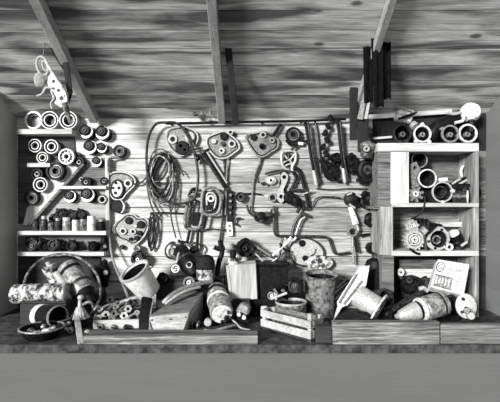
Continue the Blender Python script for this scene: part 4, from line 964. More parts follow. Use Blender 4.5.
prof = [(0.0,.145),(.015,.145),(.018,.125),(.03,.11),(.05,.06),(.055,.05)]
bm = BM(); rows = []
for r, z in [(.024,.135),(.03,.12),(.045,.09),(.062,.062)]:
    rows.append([bm.verts.new((r*(1+(.10 if k%2 else -.04)*(r/.062))*math.cos(2*PI*k/(2*N)), r*(1+(.10 if k%2 else -.04)*(r/.062))*math.sin(2*PI*k/(2*N)), z)) for k in range(2*N)])
for a, b in zip(rows, rows[1:]):
    for k in range(2*N): bm.faces.new((a[k], a[(k+1)%(2*N)], b[(k+1)%(2*N)], b[k]))
bm.faces.new(rows[0]); bmesh.ops.solidify(bm, geom=bm.faces[:], thickness=.004)
t.part('fluted_skirt', bm, 'enamel', ang=20)
t.part('base', lathe(BM(), [(0,0),(.045,0),(.05,.01),(.04,.05),(.05,.06),(0,.07)], axis=(0,0,1)), 'black')
t.part('stem', lathe(BM(), [(0,.12),(.02,.12),(.014,.15),(.012,.18),(0,.185)], axis=(0,0,1)), 'pale')
t.part('knob', lathe(BM(), [(0,0),(.018,.006),(.022,.02),(.016,.034),(0,.038)], (0.005,0,.18), (0,0,1)), 'pale')
bm = BM(); tube(bm, [Vector((.02,0,.15)), Vector((.06,-.01,.17)), Vector((.085,0,.155)), Vector((.09,0,.13))], .010); t.part('spout', bm, 'grey')
t = Th('wooden_stake', 'pale narrow stake lying on end at bench front between basin and long timber', 'stake', 80, 345, 2.62, solo=True)
bm = BM(); beam(bm, t.q(77,317,2.86), t.q(81,344,2.62), .036, .02, up=(0,-.4,1)); t.part('stake', bm, 'woodZ')
G = 'nuts and knobs along the left bench front'
for lab, x, y, r in (('pale round knob on the bench just right of the stake', 87, 335, 4), ('small pale knob left of the stake top', 70, 331, 3), ('dark knob in front of the short barrel', 58, 334, 3.2), ('pale flat nut just under the tray corner', 100, 327.5, 3), ('grey nut under the middle of the tray front', 112, 328, 2.6), ('dark pale-faced nut under the right of tray front', 126, 328, 2.6), ('small white nut between barrel and burner', 66, 324, 2.8)):
    d = dbench(y+r*.8); t = Th('round_nut', lab, 'nut', x, y, d, G, z=BZ+r*d/F)
    t.part('body', lathe(BM(), [(0,-.03),(r*t.u,-.03),(r*t.u,0),(r*.7*t.u,.008),(0,.008)], axis=(.3,-1,.1), seg=16), 'pale' if 'dark' not in lab else 'iron')
    t.part('bolt_end', disc(BM(), r*.4*t.u, 0, .016, axis=(.3,-1,.1), seg=6), 'black')
rods('bent_iron', 'pale forked iron scrap on the bench in front of the short barrel', 'iron', 68, 328, 2.86, [([(56,331),(63,326),(70,323)], .012, 'pale'), ([(63,326),(69,331)], .010, 'enamel'), ([(60,322),(66,320),(72,318)], .010, 'black')])
# tray of parts
t = Th('parts_tray', 'shallow wooden tray with a white front, heaped with metal parts', 'tray', 117, 330, 2.90, z=BZ)
f = lambda x, d, z: Vector(((x-250)*d/F, d, BZ+z))-t.o
t.part('front_board', hexa(BM(), [f(93,2.92,.0),f(139,2.94,.0),f(139,2.96,.0),f(93,2.94,.0),f(93,2.92,.055),f(139,2.94,.06),f(139,2.96,.06),f(93,2.94,.055)], .002), 'white', label='white front board')
t.part('side_board', hexa(BM(), [f(93,2.94,0),f(95,2.94,0),f(100,3.22,0),f(98,3.22,0),f(93,2.94,.06),f(95,2.94,.06),f(100,3.22,.10),f(98,3.22,.10)], .002), 'midwood')
t.part('side_board', hexa(BM(), [f(137,2.96,0),f(139,2.96,0),f(139,3.22,0),f(137,3.22,0),f(137,2.96,.06),f(139,2.96,.06),f(139,3.22,.08),f(137,3.22,.08)], .002), 'midwood')
t.part('bottom', hexa(BM(), [f(95,2.94,0),f(137,2.95,0),f(138,3.22,0),f(99,3.22,0),f(95,2.94,.03),f(137,2.95,.03),f(138,3.22,.05),f(99,3.22,.05)], .002), 'darkwood')
random.seed(5)
bars = [((99,318),(113,306)),((104,320),(118,311)),((112,319),(128,304)),((118,321),(132,309)),((100,309),(116,303)),((121,313),(136,304)),((108,312),(122,301)),((126,320),(137,313)),((102,303),(124,299)),((116,307),(134,299))]
places = ['at the front left of the tray', 'second from the left front of the tray', 'crossing the middle of the tray', 'at the front right of the tray', 'at the left back of the tray', 'at the right side of the tray', 'lying over the heap in the tray middle', 'at the right front corner of the tray', 'along the back edge of the tray', 'at the right back of the tray']
for k, ((x0,y0),(x1,y1)) in enumerate(bars):
    mm = ['pale','black','steel','iron','pale','grey','iron','pale','black','steel'][k]
    tone = {'pale':'pale','steel':'grey','black':'black','iron':'dark','grey':'grey'}[mm]
    d0 = 2.99+(320-y0)*.008; d1 = 2.99+(320-y1)*.010
    t = Th('connecting_link', '%s eyed rod %s' % (tone, places[k]), 'rod', x0, y0, d0, 'rods heaped in the tray')
    A, B = t.q(x0,y0,d0), t.q(x1,y1,d1); bm = BM(); tube(bm, [A, (A+B)/2+Vector((0,0,.008)), B], [.011,.008,.011]); t.part('shank', bm, mm)
    t.part('eye', annulus(BM(), .022, .011, -.008, .008, A, (.2,-.7,.7), seg=14), mm)
    t.part('eye', annulus(BM(), .019, .010, -.008, .008, B, (.2,-.7,.7), seg=14), mm)
for k, (x, y) in enumerate(((106,315),(124,316),(131,303),(114,314),(128,309),(110,300))):
    d = 2.98+(320-y)*.008
    t = Th('hex_nut', ['pale nut left front in the tray heap','bright nut right front in the tray heap','dark nut right back in the tray heap','grey nut at centre of the tray heap','pale nut near the right side of the tray','dark nut left back in the tray heap'][k], 'nut', x, y, d, 'nuts in the tray heap')
    m = ['pale','bright','iron','grey','pale','iron'][k]
    t.part('nut', lathe(BM(), [(.012,-.015),(.028,-.015),(.028,.012),(.012,.012),(.012,-.015)], axis=(.3,-1,.4), seg=6), m)
    t.part('core', disc(BM(), .013, -.014, 0, axis=(.3,-1,.4)), 'black')
rods('round_bar', 'thick pale bar end at the foot of the curved wire on the tray back', 'bar', 126, 301, 3.16, [([(116,306),(126,301),(139,297)], .020, 'gasket')])

# dark crates carrying the middle heap; their black also paints the missing light
crate('wooden_crate', 'black crate at the back behind the wedge-shaped plank box', 156, 224, 281, 3.30, 3.47, 'darkwood')
crate('void_box', 'black box painting the unlit void behind the small open tin', 251, 288, 266, 3.24, 3.47, 'black', 'bin')  # black body paints a void that gets no light
crate('wooden_crate', 'dark crate directly under the square pale can', 224, 250, 300.5, 3.18, 3.40, 'darkwood')
# pail
t, A, ax, Ln = cyl_thing('enamel_pail', 'chipped white pail lying tilted with its dark mouth up left', 'pail', (149,291,3.19), (134,271,3.11), None,
    [('shell', [(0,-.06),(.080,-.06),(.088,0.0),(.108,.97),(.114,1.0),(.108,1.02),(.096,.97),(.078,.05),(0,.03)], 'whitepail'), ('inside_shade', [(.0,.6),(.088,.6),(.094,.94)], 'black')])  # black inner surface paints the shade inside the pail
t.part('rim', lathe(BM(), [(.106,Ln*.97),(.116,Ln*.98),(.116,Ln*1.03),(.098,Ln*1.03)], A, ax), 'pale')
bm = BM(); u = ax.normalized(); sx = u.cross(Vector((0,0,1))).normalized(); up = sx.cross(u)
tube(bm, [A+ax+sx*.106, A+ax*.75+up*.10+sx*.06, A+ax*.7+up*.125, A+ax*.75+up*.10-sx*.06, A+ax-sx*.106], .004); t.part('bail_handle', bm, 'iron')
lump('oil_can', 'dark round jar with a pale spot above the tilted pail', 138.5, 258, 3.42, 7, 7, 'black', 'jar', None, (-.1,-1,.2), .07, 'pale')
lump('oil_can', 'small grey jar on the wall above the dark jar and tilted pail', 137.5, 249, 3.45, 4, 4, 'grey', 'jar', None, (-.1,-1,.2), .05, 'iron')
t = Th('leather_strap', 'dark glossy strap standing under the tilted pail', 'strap', 146, 331, 2.90)
bm = BM(); hexa(bm, [t.q(139,331,2.88),t.q(149,332,2.86),t.q(150,331,2.90),t.q(141,330,2.92),t.q(141,297,2.98),t.q(152,299,2.98),t.q(153,298,3.02),t.q(143,296,3.02)], .006); t.part('strap', bm, 'black')
bm = BM(); tube(bm, [t.q(149.5,330,2.855),t.q(150.5,315,2.90),t.q(153,301,2.96)], .005); t.part('edge', bm, 'steel')
# wedge-shaped plank box
t = Th('plank_box', 'long wedge-shaped box of pale planks pointing back, left of the motor cylinder', 'box', 168, 332, 2.84)
Pz = lambda x, d: Vector(((x-250)*d/F, d, BZ))-t.o
c = [Pz(149,2.88), Pz(183,2.84), Pz(205,3.22), Pz(181,3.25), t.q(149,317,2.88), t.q(189.5,313,2.84), t.q(205,291.5,3.22), t.q(181,296,3.25)]
t.part('body', hexa(BM(), c, .004), 'paleX')
t.part('lid', hexa(BM(), [p+Vector((0,0,.001)) for p in c[4:]]+[p+Vector((0,0,.009)) for p in c[4:]], .002), 'midwood', label='grey plank lid')
for x, y in ((152,320),(186,317),(170,319)): t.part('nail', disc(BM(), .005, 0, .006, t.q(x,y,2.845 if x>160 else 2.875)), 'black')
rods('curved_bar', 'pair of pale curved bars arching over the wedge-shaped plank box', 'bars', 186, 290, 3.02, [([(163,303,2.98),(172,295,3.0),(183,288.5,3.06),(197,284,3.12),(212,281.5,3.2)], .016, 'steel'), ([(165,304,2.97),(176,296,3.0),(188,290,3.05),(200,287,3.12)], .010, 'pale'), ([(164,300,3.0),(173,292,3.03),(186,286,3.1)], .010, 'black')])
t, A, ax, Ln = cyl_thing('motor_cylinder', 'upright-tilted pale motor cylinder with black collar in the bench middle', 'motor', (216,290,3.24), (222,314,2.96), None,
    [('body', [(0,0),(.060,0),(.072,.03),(.074,.06),(.074,.30),(.070,.31),(.070,.37),(.078,.38),(.080,.96),(.074,1.0),(0,1.0)], 'tin'), ('collar', [(.0745,.14),(.078,.14),(.078,.22),(.0745,.22)], 'black'), ('band', [(.080,.46),(.083,.46),(.083,.54),(.080,.54)], 'enamel'), ('end_cap', [(0,.99),(.070,.99),(.066,1.02),(0,1.02)], 'enamel')])
e = A+ax*1.02
t.part('terminal', disc(BM(), .018, 0, .02, e+Vector((.03,0,-.02)), ax), 'black'); t.part('terminal', disc(BM(), .010, 0, .02, e+Vector((.04,0,.02)), ax), 'iron'); t.part('terminal', disc(BM(), .012, 0, .02, e+Vector((.0,0,-.045)), ax), 'black')
t.part('foot_lug', disc(BM(), .026, -.02, .02, t.q(208,322,2.96), seg=12), 'pale')
t.part('cradle', box(BM(), t.q(219,316,3.07), (.11,.10,.08)), 'black')
rods('flat_wire', 'pale flat bar and wire in front of the motor cylinder', 'wire', 225, 329, 2.86, [([(204,330,2.87),(214,330.5,2.86),(228,327,2.88),(236,325,2.93)], .009, 'steel'), ([(230,318,3.0),(236,323,2.95),(241,328,2.88),(250,330,2.86)], .006, 'pale')])
t = Th('small_pulley', 'small dark spool between the plank box and the motor cylinder', 'spool', 196, 325, 2.95)
for nm, dx in (('flange', -.02), ('flange', .02)): t.part(nm, annulus(BM(), .03, .012, -.005, .005, Vector((dx,0,0)), (1,-.3,0), seg=18), 'grey')
bm = BM(); tube(bm, [Vector((-.03,0.008,0)), Vector((.03,-.008,0))], .015, 12, sm=False); t.part('axle', bm, 'black')
# square can, cap canister, horn, dark pulley
t = Th('square_can', 'square pale streaked can with a short neck in the bench middle', 'can', 242, 300, 3.18)
f4 = [t.q(227,265.5,3.18), t.q(256,263,3.20), t.q(258,299.5,3.20), t.q(231,301,3.18)]
back = Vector((.0,.16,0))
t.part('body', hexa(BM(), [f4[3], f4[2], f4[2]+back, f4[3]+back, f4[0], f4[1], f4[1]+back, f4[0]+back], .006), planks('streaked_can_side', .1, .62, 'Z', 50, -25, 1.1, .3, .1, 14.0, along='Z', knots=False))
t.part('left_edge', hexa(BM(), [p+Vector((-.008,-.004,0)) for p in (f4[3], f4[3]+Vector((.02,0,0)), f4[3]+Vector((.02,.04,0)), f4[3]+Vector((0,.04,0)), f4[0], f4[0]+Vector((.02,0,0)), f4[0]+Vector((.02,.04,0)), f4[0]+Vector((0,.04,0)))], .002), 'pale')
t.part('neck', lathe(BM(), [(0,0),(.045,0),(.05,.03),(.04,.05),(.035,.06),(0,.06)], t.q(233,266,3.25), (0,0,1)), 'patch')
t.part('stopper', lathe(BM(), [(0,.06),(.022,.06),(.024,.12),(0,.122)], t.q(233,266,3.25), (0,0,1)), 'black')
lump('fan_pulley', 'black stepped pulley hanging above the square pale can', 245, 248, 3.40, 9.5, 9.5, 'black', 'pulley', None, (.1,-1,.15), .10, 'iron')
lump('fan_pulley', 'small pale-hubbed knob between black pulley and square can', 238.5, 258, 3.36, 3.4, 3.4, 'enamel', 'knob', None, (-.1,-1,.1), .04, 'pale')
t = Th('canister', 'black canister with a domed cap and a pale band in the middle of the bench', 'canister', 205.5, 300, 3.24, z=BZ)
zf = lambda y: EYE-(y-201)*3.24/F-BZ
t.part('body', lathe(BM(), [(0,0),(.062,0),(.062,zf(278)),(0,zf(278))], axis=(0,0,1)), 'black')
t.part('band', lathe(BM(), [(.055,zf(279)),(.065,zf(279)),(.067,zf(269)),(.055,zf(269))], axis=(0,0,1)), 'patch', label='pale band')
t.part('dome_cap', lathe(BM(), [(0,zf(270)),(.064,zf(270)),(.070,zf(268)),(.070,zf(262)),(.055,zf(257)),(.03,zf(255)),(0,zf(254.5))], axis=(0,0,1)), 'rubber')
t, A, ax, Ln = cyl_thing('klaxon_horn', 'black horn-shaped motor slanting down, with a marked white disc beside it', 'horn', (180,249,3.42), (195,275,3.26), None,
    [('bell', [(0,0),(.05,0),(.058,.05),(.062,.3),(.07,.6),(.06,.85),(.035,1.0),(0,1.02)], 'black'), ('collar', [(.062,.36),(.07,.38),(.07,.46),(.064,.46)], 'iron')])
t.part('window', annulus(BM(), .026, .016, 0, .02, t.q(190,265,3.26), (-.2,-1,.2), seg=16), 'grey')
t.part('rib', tube(BM(), [t.q(181,250,3.36), t.q(178,256,3.32), t.q(177,264,3.28)], .009), 'pale')
t = Th('marked_disc', 'small round white tag with a dark squiggle beside the black horn', 'tag', 175.3, 268.5, 3.24)
t.part('disc', disc(BM(), 4.6*t.u, -.008, .004), 'paper'); t.part('disc_edge', annulus(BM(), 4.9*t.u, 4.3*t.u, -.008, .006), 'iron')
bm = BM(); tube(bm, [Vector((x*t.u, -.005, -y*t.u)) for x, y in ((1.9,-2.3),(-.6,-2.2),(-.9,-.3),(1.2,-.1),(1.6,1.4),(.3,2.5),(-1.4,1.9))], .004, 6); t.part('mark', bm, 'ink')
bm = BM(); tube(bm, [Vector((x*t.u, -.005, -y*t.u)) for x, y in ((-2.3,-1.4),(-2.1,1.2))], .003, 6); t.part('mark', bm, 'ink')
bm = BM(); tube(bm, [t.q(176,266,3.25), t.q(179,260,3.30)], .006, sm=False); t.part('wire', bm, 'iron')
t = Th('hose_clamp', 'pale thin ring hanging behind the top of the black horn', 'ring', 171.5, 251, 3.46)
bm = BM(); tube(bm, ell(t, 171.5, 251, 6.2, 7.6), .008, closed=True); t.part('band', bm, 'iron')
bm = BM(); tube(bm, ell(t, 171, 251, 2.5, 3.5), .008, closed=True); t.part('inner_band', bm, 'steel')
t.part('screw', disc(BM(), .014, -.03, .02, t.q(171.5,243)), 'iron')
t = Th('pipe_bracket', 'grey pipe bracket on the wall right of the thin ring', 'bracket', 184, 246, 3.46)
bm = BM(); tube(bm, [t.q(176,244),t.q(183,243),t.q(190,246),t.q(194,252)], .010); t.part('arm', bm, 'steel')
bm = BM(); tube(bm, [t.q(178,240),t.q(182,243),t.q(186,242)], .012); t.part('lug', bm, 'black')
rods('choke_rod', 'black stout rod leaning against the wall over the canister, left of square can', 'rod', 222, 255, 3.36, [([(220,240),(222,252),(219,262),(217,275)], .020, 'black'), ([(214,247),(219,249),(225,248)], .018, 'black')])
lump('gear_case', 'dark gear case in front of the black crate under the curved bars', 190, 283, 3.22, 7, 7, 'iron', 'case', None, (-.2,-1,.3), .06, 'pale')
lump('gear_case', 'dark round cover with a pale hub left of the black horn', 163, 279, 3.26, 6, 6, 'black', 'case', None, (-.2,-1,.3), .05, 'iron')
# bench middle right
t = Th('cast_bracket', 'pale lumpy bracket with two bright knobs right of the motor cylinder', 'bracket', 243, 318, 3.02)
t.part('body', hexa(BM(), [t.q(234,312,3.0),t.q(248,316,2.98),t.q(250,314,3.06),t.q(237,310,3.08),t.q(241,302,3.02),t.q(250,306,3.0),t.q(252,305,3.08),t.q(243,301,3.10)], .012), 'gasket')
for x, y in ((239,314),(244,317)): t.part('knob', disc(BM(), .014, -.01, .02, t.q(x,y,2.98)), 'bright')
t.part('foot', box(BM(), t.q(243,319,3.05), (.09,.07,.05)), 'black')
t = Th('pale_bolt', 'short pale upright bolt left of the small open tin', 'bolt', 264.5, 318, 3.02, z=BZ)
t.part('shank', lathe(BM(), [(0,0),(.02,0),(.02,.09),(0,.09)], axis=(0,0,1), seg=16), 'iron'); t.part('head', lathe(BM(), [(0,.085),(.025,.085),(.025,.125),(.02,.13),(0,.13)], axis=(0,0,1), seg=8), 'enamel')
G = 'engine parts piled on the bench behind the small tin'
for lab, x, y, rx, ry, ax, m, hb in (('grey bracket-shaped part leftmost in the pile behind the small tin', 273, 296, 5.5, 4.5, (-.5,-1,.3), 'grey', 'pale'), ('dark part in the middle of the pile behind the small tin', 281, 291, 6, 6, (.3,-1,.2), 'black', 'steel'), ('black ring part rightmost in the pile, against the big bucket', 295, 286, 7.5, 8.5, (-.3,-1,.3), 'black', 'iron')):
    lump('engine_part', lab, x, y, 3.19 if x > 276 else 3.16, rx, ry, m, 'part', G, ax, .05, hb)
bm = None
rods('part_lever', 'thin pale lever across the pile behind the small tin', 'lever', 280, 293, 3.12, [([(271,299),(279,296),(287,293)], .010, 'pale'), ([(274,289),(277,294),(276,300)], .009, 'steel'), ([(288,280),(294,279),(300,284),(300,293)], .012, 'black')])
t = Th('open_tin', 'short open tin standing between slatted crate and rusty bucket', 'tin', 291, 318, 3.14, z=BZ)
R = .112; H = .135
t.part('shell', lathe(BM(), [(0,0),(R*.95,0),(R*.97,H*.1),(R*.97,H*.95),(R,H),(R*.95,H),(R*.92,H*.9),(R*.92,.02),(0,.02)], axis=(0,0,1), seg=32), 'tin')
t.part('mouth_shade', lathe(BM(), [(R*.945,H*.985),(R*.91,H*.85),(R*.90,.06),(0,.06)], axis=(0,0,1), seg=32), 'black')  # black lining paints the shade inside the tin
t.part('rim', annulus(BM(), R*1.02, R*.94, H-.008, H+.004, (0,0,0), (0,0,1), 32), 'pale'); t.part('oil_residue', lathe(BM(), [(0,.05),(R*.91,.05),(R*.91,.045),(0,.045)], axis=(0,0,1)), 'black')
t = Th('rusty_bucket', 'tall rusty bucket with mottled side and black mouth', 'bucket', 320.5, 314, 3.29, z=BZ)
R = .124; H = .305
t.part('shell', lathe(BM(), [(0,0),(R*.88,0),(R*.90,.01),(R*.97,H*.96),(R*1.0,H),(R*.95,H),(R*.93,H*.95),(R*.86,.02),(0,.02)], axis=(0,0,1), seg=36), 'rusttin')
t.root.rotation_euler = (math.radians(7), 0, math.radians(0)); t.root.location.z += .008
t.part('rim', annulus(BM(), R*1.02, R*.95, H-.008, H+.004, (0,0,0), (0,0,1), 36), 'grey'); t.part('mouth_shade', lathe(BM(), [(R*.945,H*.985),(R*.925,H*.9),(R*.86,.04),(0,.04)], axis=(0,0,1), seg=36), 'black')  # black lining paints the shade inside the bucket
t = Th('bucket_lid', 'battered pale lid hung on the wall just above the rusty bucket', 'lid', 319, 263, 3.455)
ld = t.part('lid', lathe(BM(), [(0,0),(.105,0),(.112,.01),(.105,.02),(.05,.028),(0,.03)], axis=(0,-1,.5), squash=(1,.55), seg=30), 'patch'); t.part('knob', disc(BM(), .014, .02, .05, axis=(0,-1,.5)), 'iron', ld)
bm = BM(); tube(bm, [Vector((0,-.01,.0)), t.q(319,263,3.505)], .008, sm=False); t.part('peg', bm, 'iron')
# slatted crate
t = Th('slatted_crate', 'low open crate of pale slats standing at an angle on the bench front', 'crate', 287, 336, 2.76, z=BZ)
A = Vector(((261-250)*2.93/F, 2.93, BZ))-t.o; B = Vector(((311-250)*2.64/F, 2.64, BZ))-t.o
A.z = B.z = 0; e = (B-A).normalized(); nrm = Vector((e.y, -e.x, 0));
if nrm.y < 0: nrm = -nrm
W = .13; Hh = .15
for (p0, p1, z0, z1) in ((A,B,.085,.130),(A,B,.02,.068)):
    bm = BM(); beam(bm, p0+Vector((0,0,(z0+z1)/2)), p1+Vector((0,0,(z0+z1)/2)), .014, z1-z0); t.part('front_slat', bm, 'paleX')
for (z0, z1) in ((.085,.130),(.02,.068)):
    bm = BM(); beam(bm, A+nrm*W+Vector((0,0,(z0+z1)/2)), B+nrm*W+Vector((0,0,(z0+z1)/2)), .014, z1-z0); t.part('back_slat', bm, 'midwood')
    bm = BM(); beam(bm, B+nrm*.02+Vector((0,0,(z0+z1)/2)), B+nrm*(W-.01)+Vector((0,0,(z0+z1)/2)), .014, z1-z0); t.part('end_slat', bm, 'midwood')
    bm = BM(); beam(bm, A+nrm*.02+Vector((0,0,(z0+z1)/2)), A+nrm*(W-.01)+Vector((0,0,(z0+z1)/2)), .014, z1-z0); t.part('end_slat', bm, 'midwood')
for p, h in ((B-e*.02+nrm*.02, Hh+.02), (A+e*.02+nrm*.02, .13), (A+e*.02+nrm*(W-.02), .13), (B-e*.02+nrm*(W-.02), .15)):
    bm = BM(); beam(bm, p+Vector((0,0,0.0)), p+Vector((0,0,h)), .028, .028, up=(e.x,e.y,0)); t.part('corner_post', bm, 'paleX')
bm = BM(); M0 = (A+B)/2+nrm*W/2; beam(bm, A+nrm*W/2+Vector((0,0,.012)), B+nrm*W/2+Vector((0,0,.012)), W, .016); t.part('bottom', bm, 'darkwood')
# pump with blade
t = Th('hand_pump', 'slanting pump with a long pale blade and a flanged pale cylinder', 'pump', 350, 300, 3.0)
dd = lambda y: 2.93+(324-y)*.0035
ol = [(332,323.5),(337.5,306.5),(337,302),(343,292),(352,278),(359,267.5),(369.5,265.5),(366,285.5),(353,298.5),(347,305.5),(342,307)]
bm = BM(); fr = [bm.verts.new(t.q(x,y,dd(y))) for x, y in ol]; bk = [bm.verts.new(t.q(x,y,dd(y))+Vector((.012,.03,0))) for x, y in ol]
f1 = bm.faces.new(fr); f2 = bm.faces.new(bk[::-1])
for i in range(len(fr)): bm.faces.new((fr[i], bk[i], bk[(i+1)%len(fr)], fr[(i+1)%len(fr)]))
bmesh.ops.triangulate(bm, faces=[f1, f2])
t.part('blade', bm, 'enamel', label='long pale blade')
for a, b in (((339,303),(357,274)),((344,304),(362,281))):
    bm = BM(); tube(bm, [t.q(a[0],a[1],dd(a[1])-.004), t.q((a[0]+b[0])/2,(a[1]+b[1])/2,dd((a[1]+b[1])/2)-.006), t.q(b[0],b[1],dd(b[1])-.004)], .008); t.part('ridge', bm, 'steel')
A, B = t.q(357,295,3.06), t.q(379,309,2.98); ax = B-A; Ln = ax.length
t.part('cylinder', lathe(BM(), [(0,0),(.072,0),(.078,.06*Ln),(.078,.95*Ln),(0,.95*Ln)], A, ax), 'pale')
fl = t.part('flange', annulus(BM(), .112, .074, Ln*.96, Ln*.96+.014, A, ax, 32), 'bright'); t.part('flange_plate', lathe(BM(), [(0,Ln*.93),(.10,Ln*.93),(.106,Ln*.97),(0,Ln*.97)], A, ax, 32), 'black')
t.part('gland', annulus(BM(), .095, .085, Ln*.97, Ln*.97+.02, A, ax, 28), 'iron', fl)
bm = BM(); tube(bm, [t.q(357,312,2.94), t.q(366,313,2.93), t.q(371,318,2.92)], .008); t.part('bracket', bm, 'black')
G = 'dark files bunched behind the pale blade'
for lab, a, b in (('uppermost dark file sticking out left of pale blade', (337,288),(347,279)), ('middle dark file sticking out left of the pale blade', (335,293),(347,283)), ('lowest dark file sticking out left of the pale blade', (336,299),(346,289))):
    rods('hand_file', lab, 'file', a[0], a[1], 3.13, [([a,((a[0]+b[0])/2,(a[1]+b[1])/2),b], .012, 'black')], G, 'blade')
t = Th('shade_can', 'added black can filling the shadow at the back between pale blade and shelf unit', 'can', 376, 300, 3.36, z=BZ)  # added body paints the shadow low beside the shelf unit
t.part('body', lathe(BM(), [(0,0),(.085,0),(.085,.36),(.07,.40),(.03,.42),(0,.42)], axis=(0,0,1)), 'black'); t.part('cap', lathe(BM(), [(0,.42),(.03,.42),(.032,.45),(0,.455)], axis=(0,0,1)), 'iron')
t = Th('round_housing', 'black round housing rim standing behind the flange of the pump', 'housing', 384, 300, 3.10)
t.part('ring', annulus(BM(), .075, .055, -.05, .02, t.q(384,299), (.5,-1,.3)), 'iron'); t.part('back_plate', disc(BM(), .06, -.06, -.02, t.q(384,299), (.5,-1,.3)), 'black')
t.part('foot', box(BM(), t.q(384,313), (.09,.10,.07)), 'black')
# right end of the bench
t, A, ax, Ln = cyl_thing('grease_gun', 'fat grey cylinder with a cone nose lying at the right of the bench', 'cylinder', (444,303,3.02), (396,317,2.93), None,
    [('body', [(0,0),(.070,0),(.080,.02),(.082,.06),(.082,.42),(.076,.44),(.076,.47),(.0,.47)], 'tin'), ('collar', [(.05,.46),(.080,.46),(.084,.48),(.080,.52),(.066,.53),(.05,.53)], 'bright'), ('gap_ring', [(.05,.53),(.064,.53),(.064,.58),(.05,.58)], 'black'), ('nose', [(0,.57),(.064,.57),(.062,.64),(.035,.92),(.018,.96),(.018,1.0),(0,1.0)], 'pale')])
t.part('band', lathe(BM(), [(.083,.10*Ln),(.086,.10*Ln),(.086,.13*Ln),(.083,.13*Ln)], A, ax), 'iron')
bm = BM(); tube(bm, [A+Vector((.0,-.03,.04)), A+Vector((.03,-.05,.06)), A+Vector((.05,-.04,.03))], .012); t.part('lug', bm, 'black')
t = Th('iron_bar', 'long dark bar lying behind the cone-nosed cylinder', 'bar', 404, 302, 3.12, solo=True)
bm = BM(); beam(bm, t.q(384,314,3.06), t.q(427,289,3.22), .05, .022); t.part('bar', bm, 'iron')
t = Th('pipe_stub', 'short dark pipe with a pale collar against the tilted label tin', 'pipe', 428, 281, 3.16)
bm = BM(); tube(bm, [t.q(424,277),t.q(427,283),t.q(429,290)], [.02,.024,.02], 12); t.part('pipe', bm, 'iron')
bm = BM(); tube(bm, [t.q(419,289),t.q(424,288),t.q(428,291)], .016); t.part('collar', bm, 'pale')
lump('motor_case', 'black rounded case at the back of the bottom shelf box, left of the label tin', 412, 285, 3.34, 12, 9, 'black', 'case', None, (-.1,-1,.5), .08, 'iron')
lump('pipe_fitting', 'small white cap in front of the shelf post at left of the black case', 401, 272, 3.33, 3.6, 4, 'enamel', 'cap', None, (-.4,-1,0), .05, 'iron')
t = Th('label_tin', 'tilted white tin with faint print and a grey picture panel', 'tin', 450, 290, 3.06)
f4 = [t.q(438,259,3.12), t.q(470,264,3.08), t.q(464,296,3.0), t.q(430.5,286.5,3.04)]
nr = (f4[1]-f4[0]).cross(f4[3]-f4[0]).normalized();
if nr.y > 0: nr = -nr
bk = -nr*.10
t.part('body', hexa(BM(), [f4[3], f4[2], f4[2]+bk, f4[3]+bk, f4[0], f4[1], f4[1]+bk, f4[0]+bk], .006), 'paper')
def onface(u, v, h=.0015):
    return f4[0]*(1-u)*(1-v)+f4[1]*u*(1-v)+f4[3]*(1-u)*v+f4[2]*u*v+nr*h
def facequad(u0, v0, u1, v1, m, nm, par=None):
    c = [onface(u0,v1,.0), onface(u1,v1,.0), onface(u1,v0,.0), onface(u0,v0,.0)]
    return t.part(nm, hexa(BM(), c+[p+nr*(.005 if par else .003) for p in c]), m, par)
pp = facequad(.06,.56,.58,.92,'inkgrey','picture_panel')
for k in range(5): facequad(.09+.095*k, .62+.02*(k%2), .13+.095*k, .86-.03*(k%3), 'paper', 'picture_stripe', pp)
facequad(.05,.54,.60,.565,'ink','panel_line'); facequad(.05,.92,.60,.94,'ink','panel_line')
bm = BM(); tube(bm, [onface(.13+.115*math.cos(2*PI*k/16), .26+.17*math.sin(2*PI*k/16), .003) for k in range(16)], .003, 6, closed=True, sm=False); t.part('round_emblem', bm, 'ink')
bm = BM(); tube(bm, [onface(.13+.05*math.cos(2*PI*k/12), .26+.08*math.sin(2*PI*k/12), .003) for k in range(12)], .002, 6, closed=True, sm=False); t.part('round_emblem', bm, 'inkgrey')
for u0, seq in ((.42, ((0,.30),(.02,.24),(.04,.31),(.06,.25))), (.52, ((0,.26),(.03,.25),(.05,.29),(.03,.31),(.0,.29))), (.62, ((0,.22),(.0,.31),(.03,.27),(.05,.31))), (.70, ((0,.28),(.03,.25),(.05,.29),(.07,.26)))):
    bm = BM(); tube(bm, [onface(u0+a, v, .003) for a, v in seq], .0022, 6); t.part('lettering', bm, 'inkgrey')
for u0, v0, w in ((.68,.46,.16),(.68,.60,.12),(.68,.74,.14)): facequad(u0, v0, u0+w, v0+.025, 'inkgrey', 'small_print')
t.part('stand', box(BM(), Vector((t.q(450,300,3.12).x, t.q(450,300,3.12).y+.05, (BZ+.02)-t.o.z)), (.14,.12,.04)), 'black')
t = Th('gas_tap', 'round pale end plate with two tap knobs at the right end of the bench', 'tap', 466, 306, 2.95)
t.part('disc', lathe(BM(), [(0,-.05),(.066,-.05),(.072,-.03),(.072,0),(.06,.006),(0,.006)], axis=(-.35,-1,.15), squash=(.9,1.15)), 'pale')
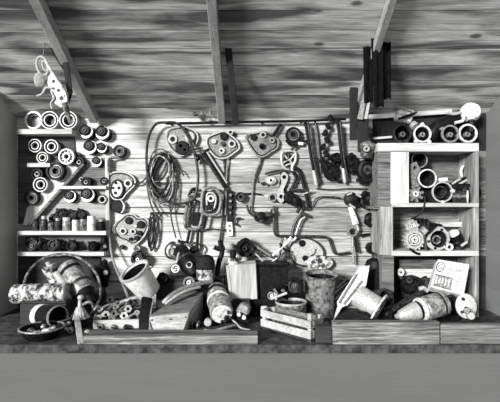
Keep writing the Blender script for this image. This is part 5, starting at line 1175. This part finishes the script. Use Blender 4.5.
t.part('hole', disc(BM(), .012, .004, .010, t.q(463,299), (-.35,-1,.15)), 'black'); t.part('hole', disc(BM(), .010, .004, .010, t.q(462,312), (-.35,-1,.15)), 'black')
bm = BM(); tube(bm, [t.q(466,308,2.94), t.q(467,310,2.88), t.q(469,312,2.84)], .012); t.part('stem', bm, 'black')
t.part('knob', disc(BM(), .024, 0, .03, t.q(470,316,2.84), (-.2,-1,.3)), 'pale'); t.part('knob', disc(BM(), .018, 0, .025, t.q(466,311,2.83), (-.2,-1,.3)), 'steel')
t = Th('loose_chain', 'little heap of dark chain on the bench in front of the fat cylinder', 'chain', 446, 320, 2.94, z=BZ)
for k in range(9):
    a = k*.75; t.part('link', annulus(BM(), .017, .010, -.004, .004, Vector((-.06+.016*k, .012*math.sin(a), .014+.010*(k%2))), (math.sin(a), -.6, .8), seg=12), 'iron')
rods('dark_bar', 'dark bar along the bench between pump and cone-nosed cylinder', 'bar', 385, 320, 2.90, [([(360,321),(375,320.5),(395,320)], .014, 'black')])

# ---------------------------------------------------------------- light, sky, camera
w = bpy.data.worlds.new('world'); C.world = w; w.use_nodes = True
bgn = w.node_tree.nodes['Background']; bgn.inputs[0].default_value = (1, 1, 1, 1); bgn.inputs[1].default_value = 0.38
sun = bpy.data.lights.new('sun', 'SUN'); sun.energy = 6.0; sun.angle = math.radians(12)
so = bpy.data.objects.new('sun', sun); C.collection.objects.link(so)
az, el = math.radians(34), math.radians(14)
so.rotation_euler = (-Vector((-math.sin(az)*math.cos(el), -math.cos(az)*math.cos(el), math.sin(el)))).to_track_quat('-Z', 'Y').to_euler()
so.location = (-3, -3, 4)
cam = bpy.data.cameras.new('camera'); cam.lens = 36*F/500; cam.sensor_width = 36; cam.clip_start = 0.05
co = bpy.data.objects.new('camera', cam); C.collection.objects.link(co); co.location = (0, 0, EYE); co.rotation_euler = (PI/2, 0, 0)
C.camera = co
vs = C.view_settings; vs.view_transform = 'Standard'; vs.look = 'None'; vs.exposure = 0.25; vs.gamma = 1.0; vs.use_curve_mapping = False
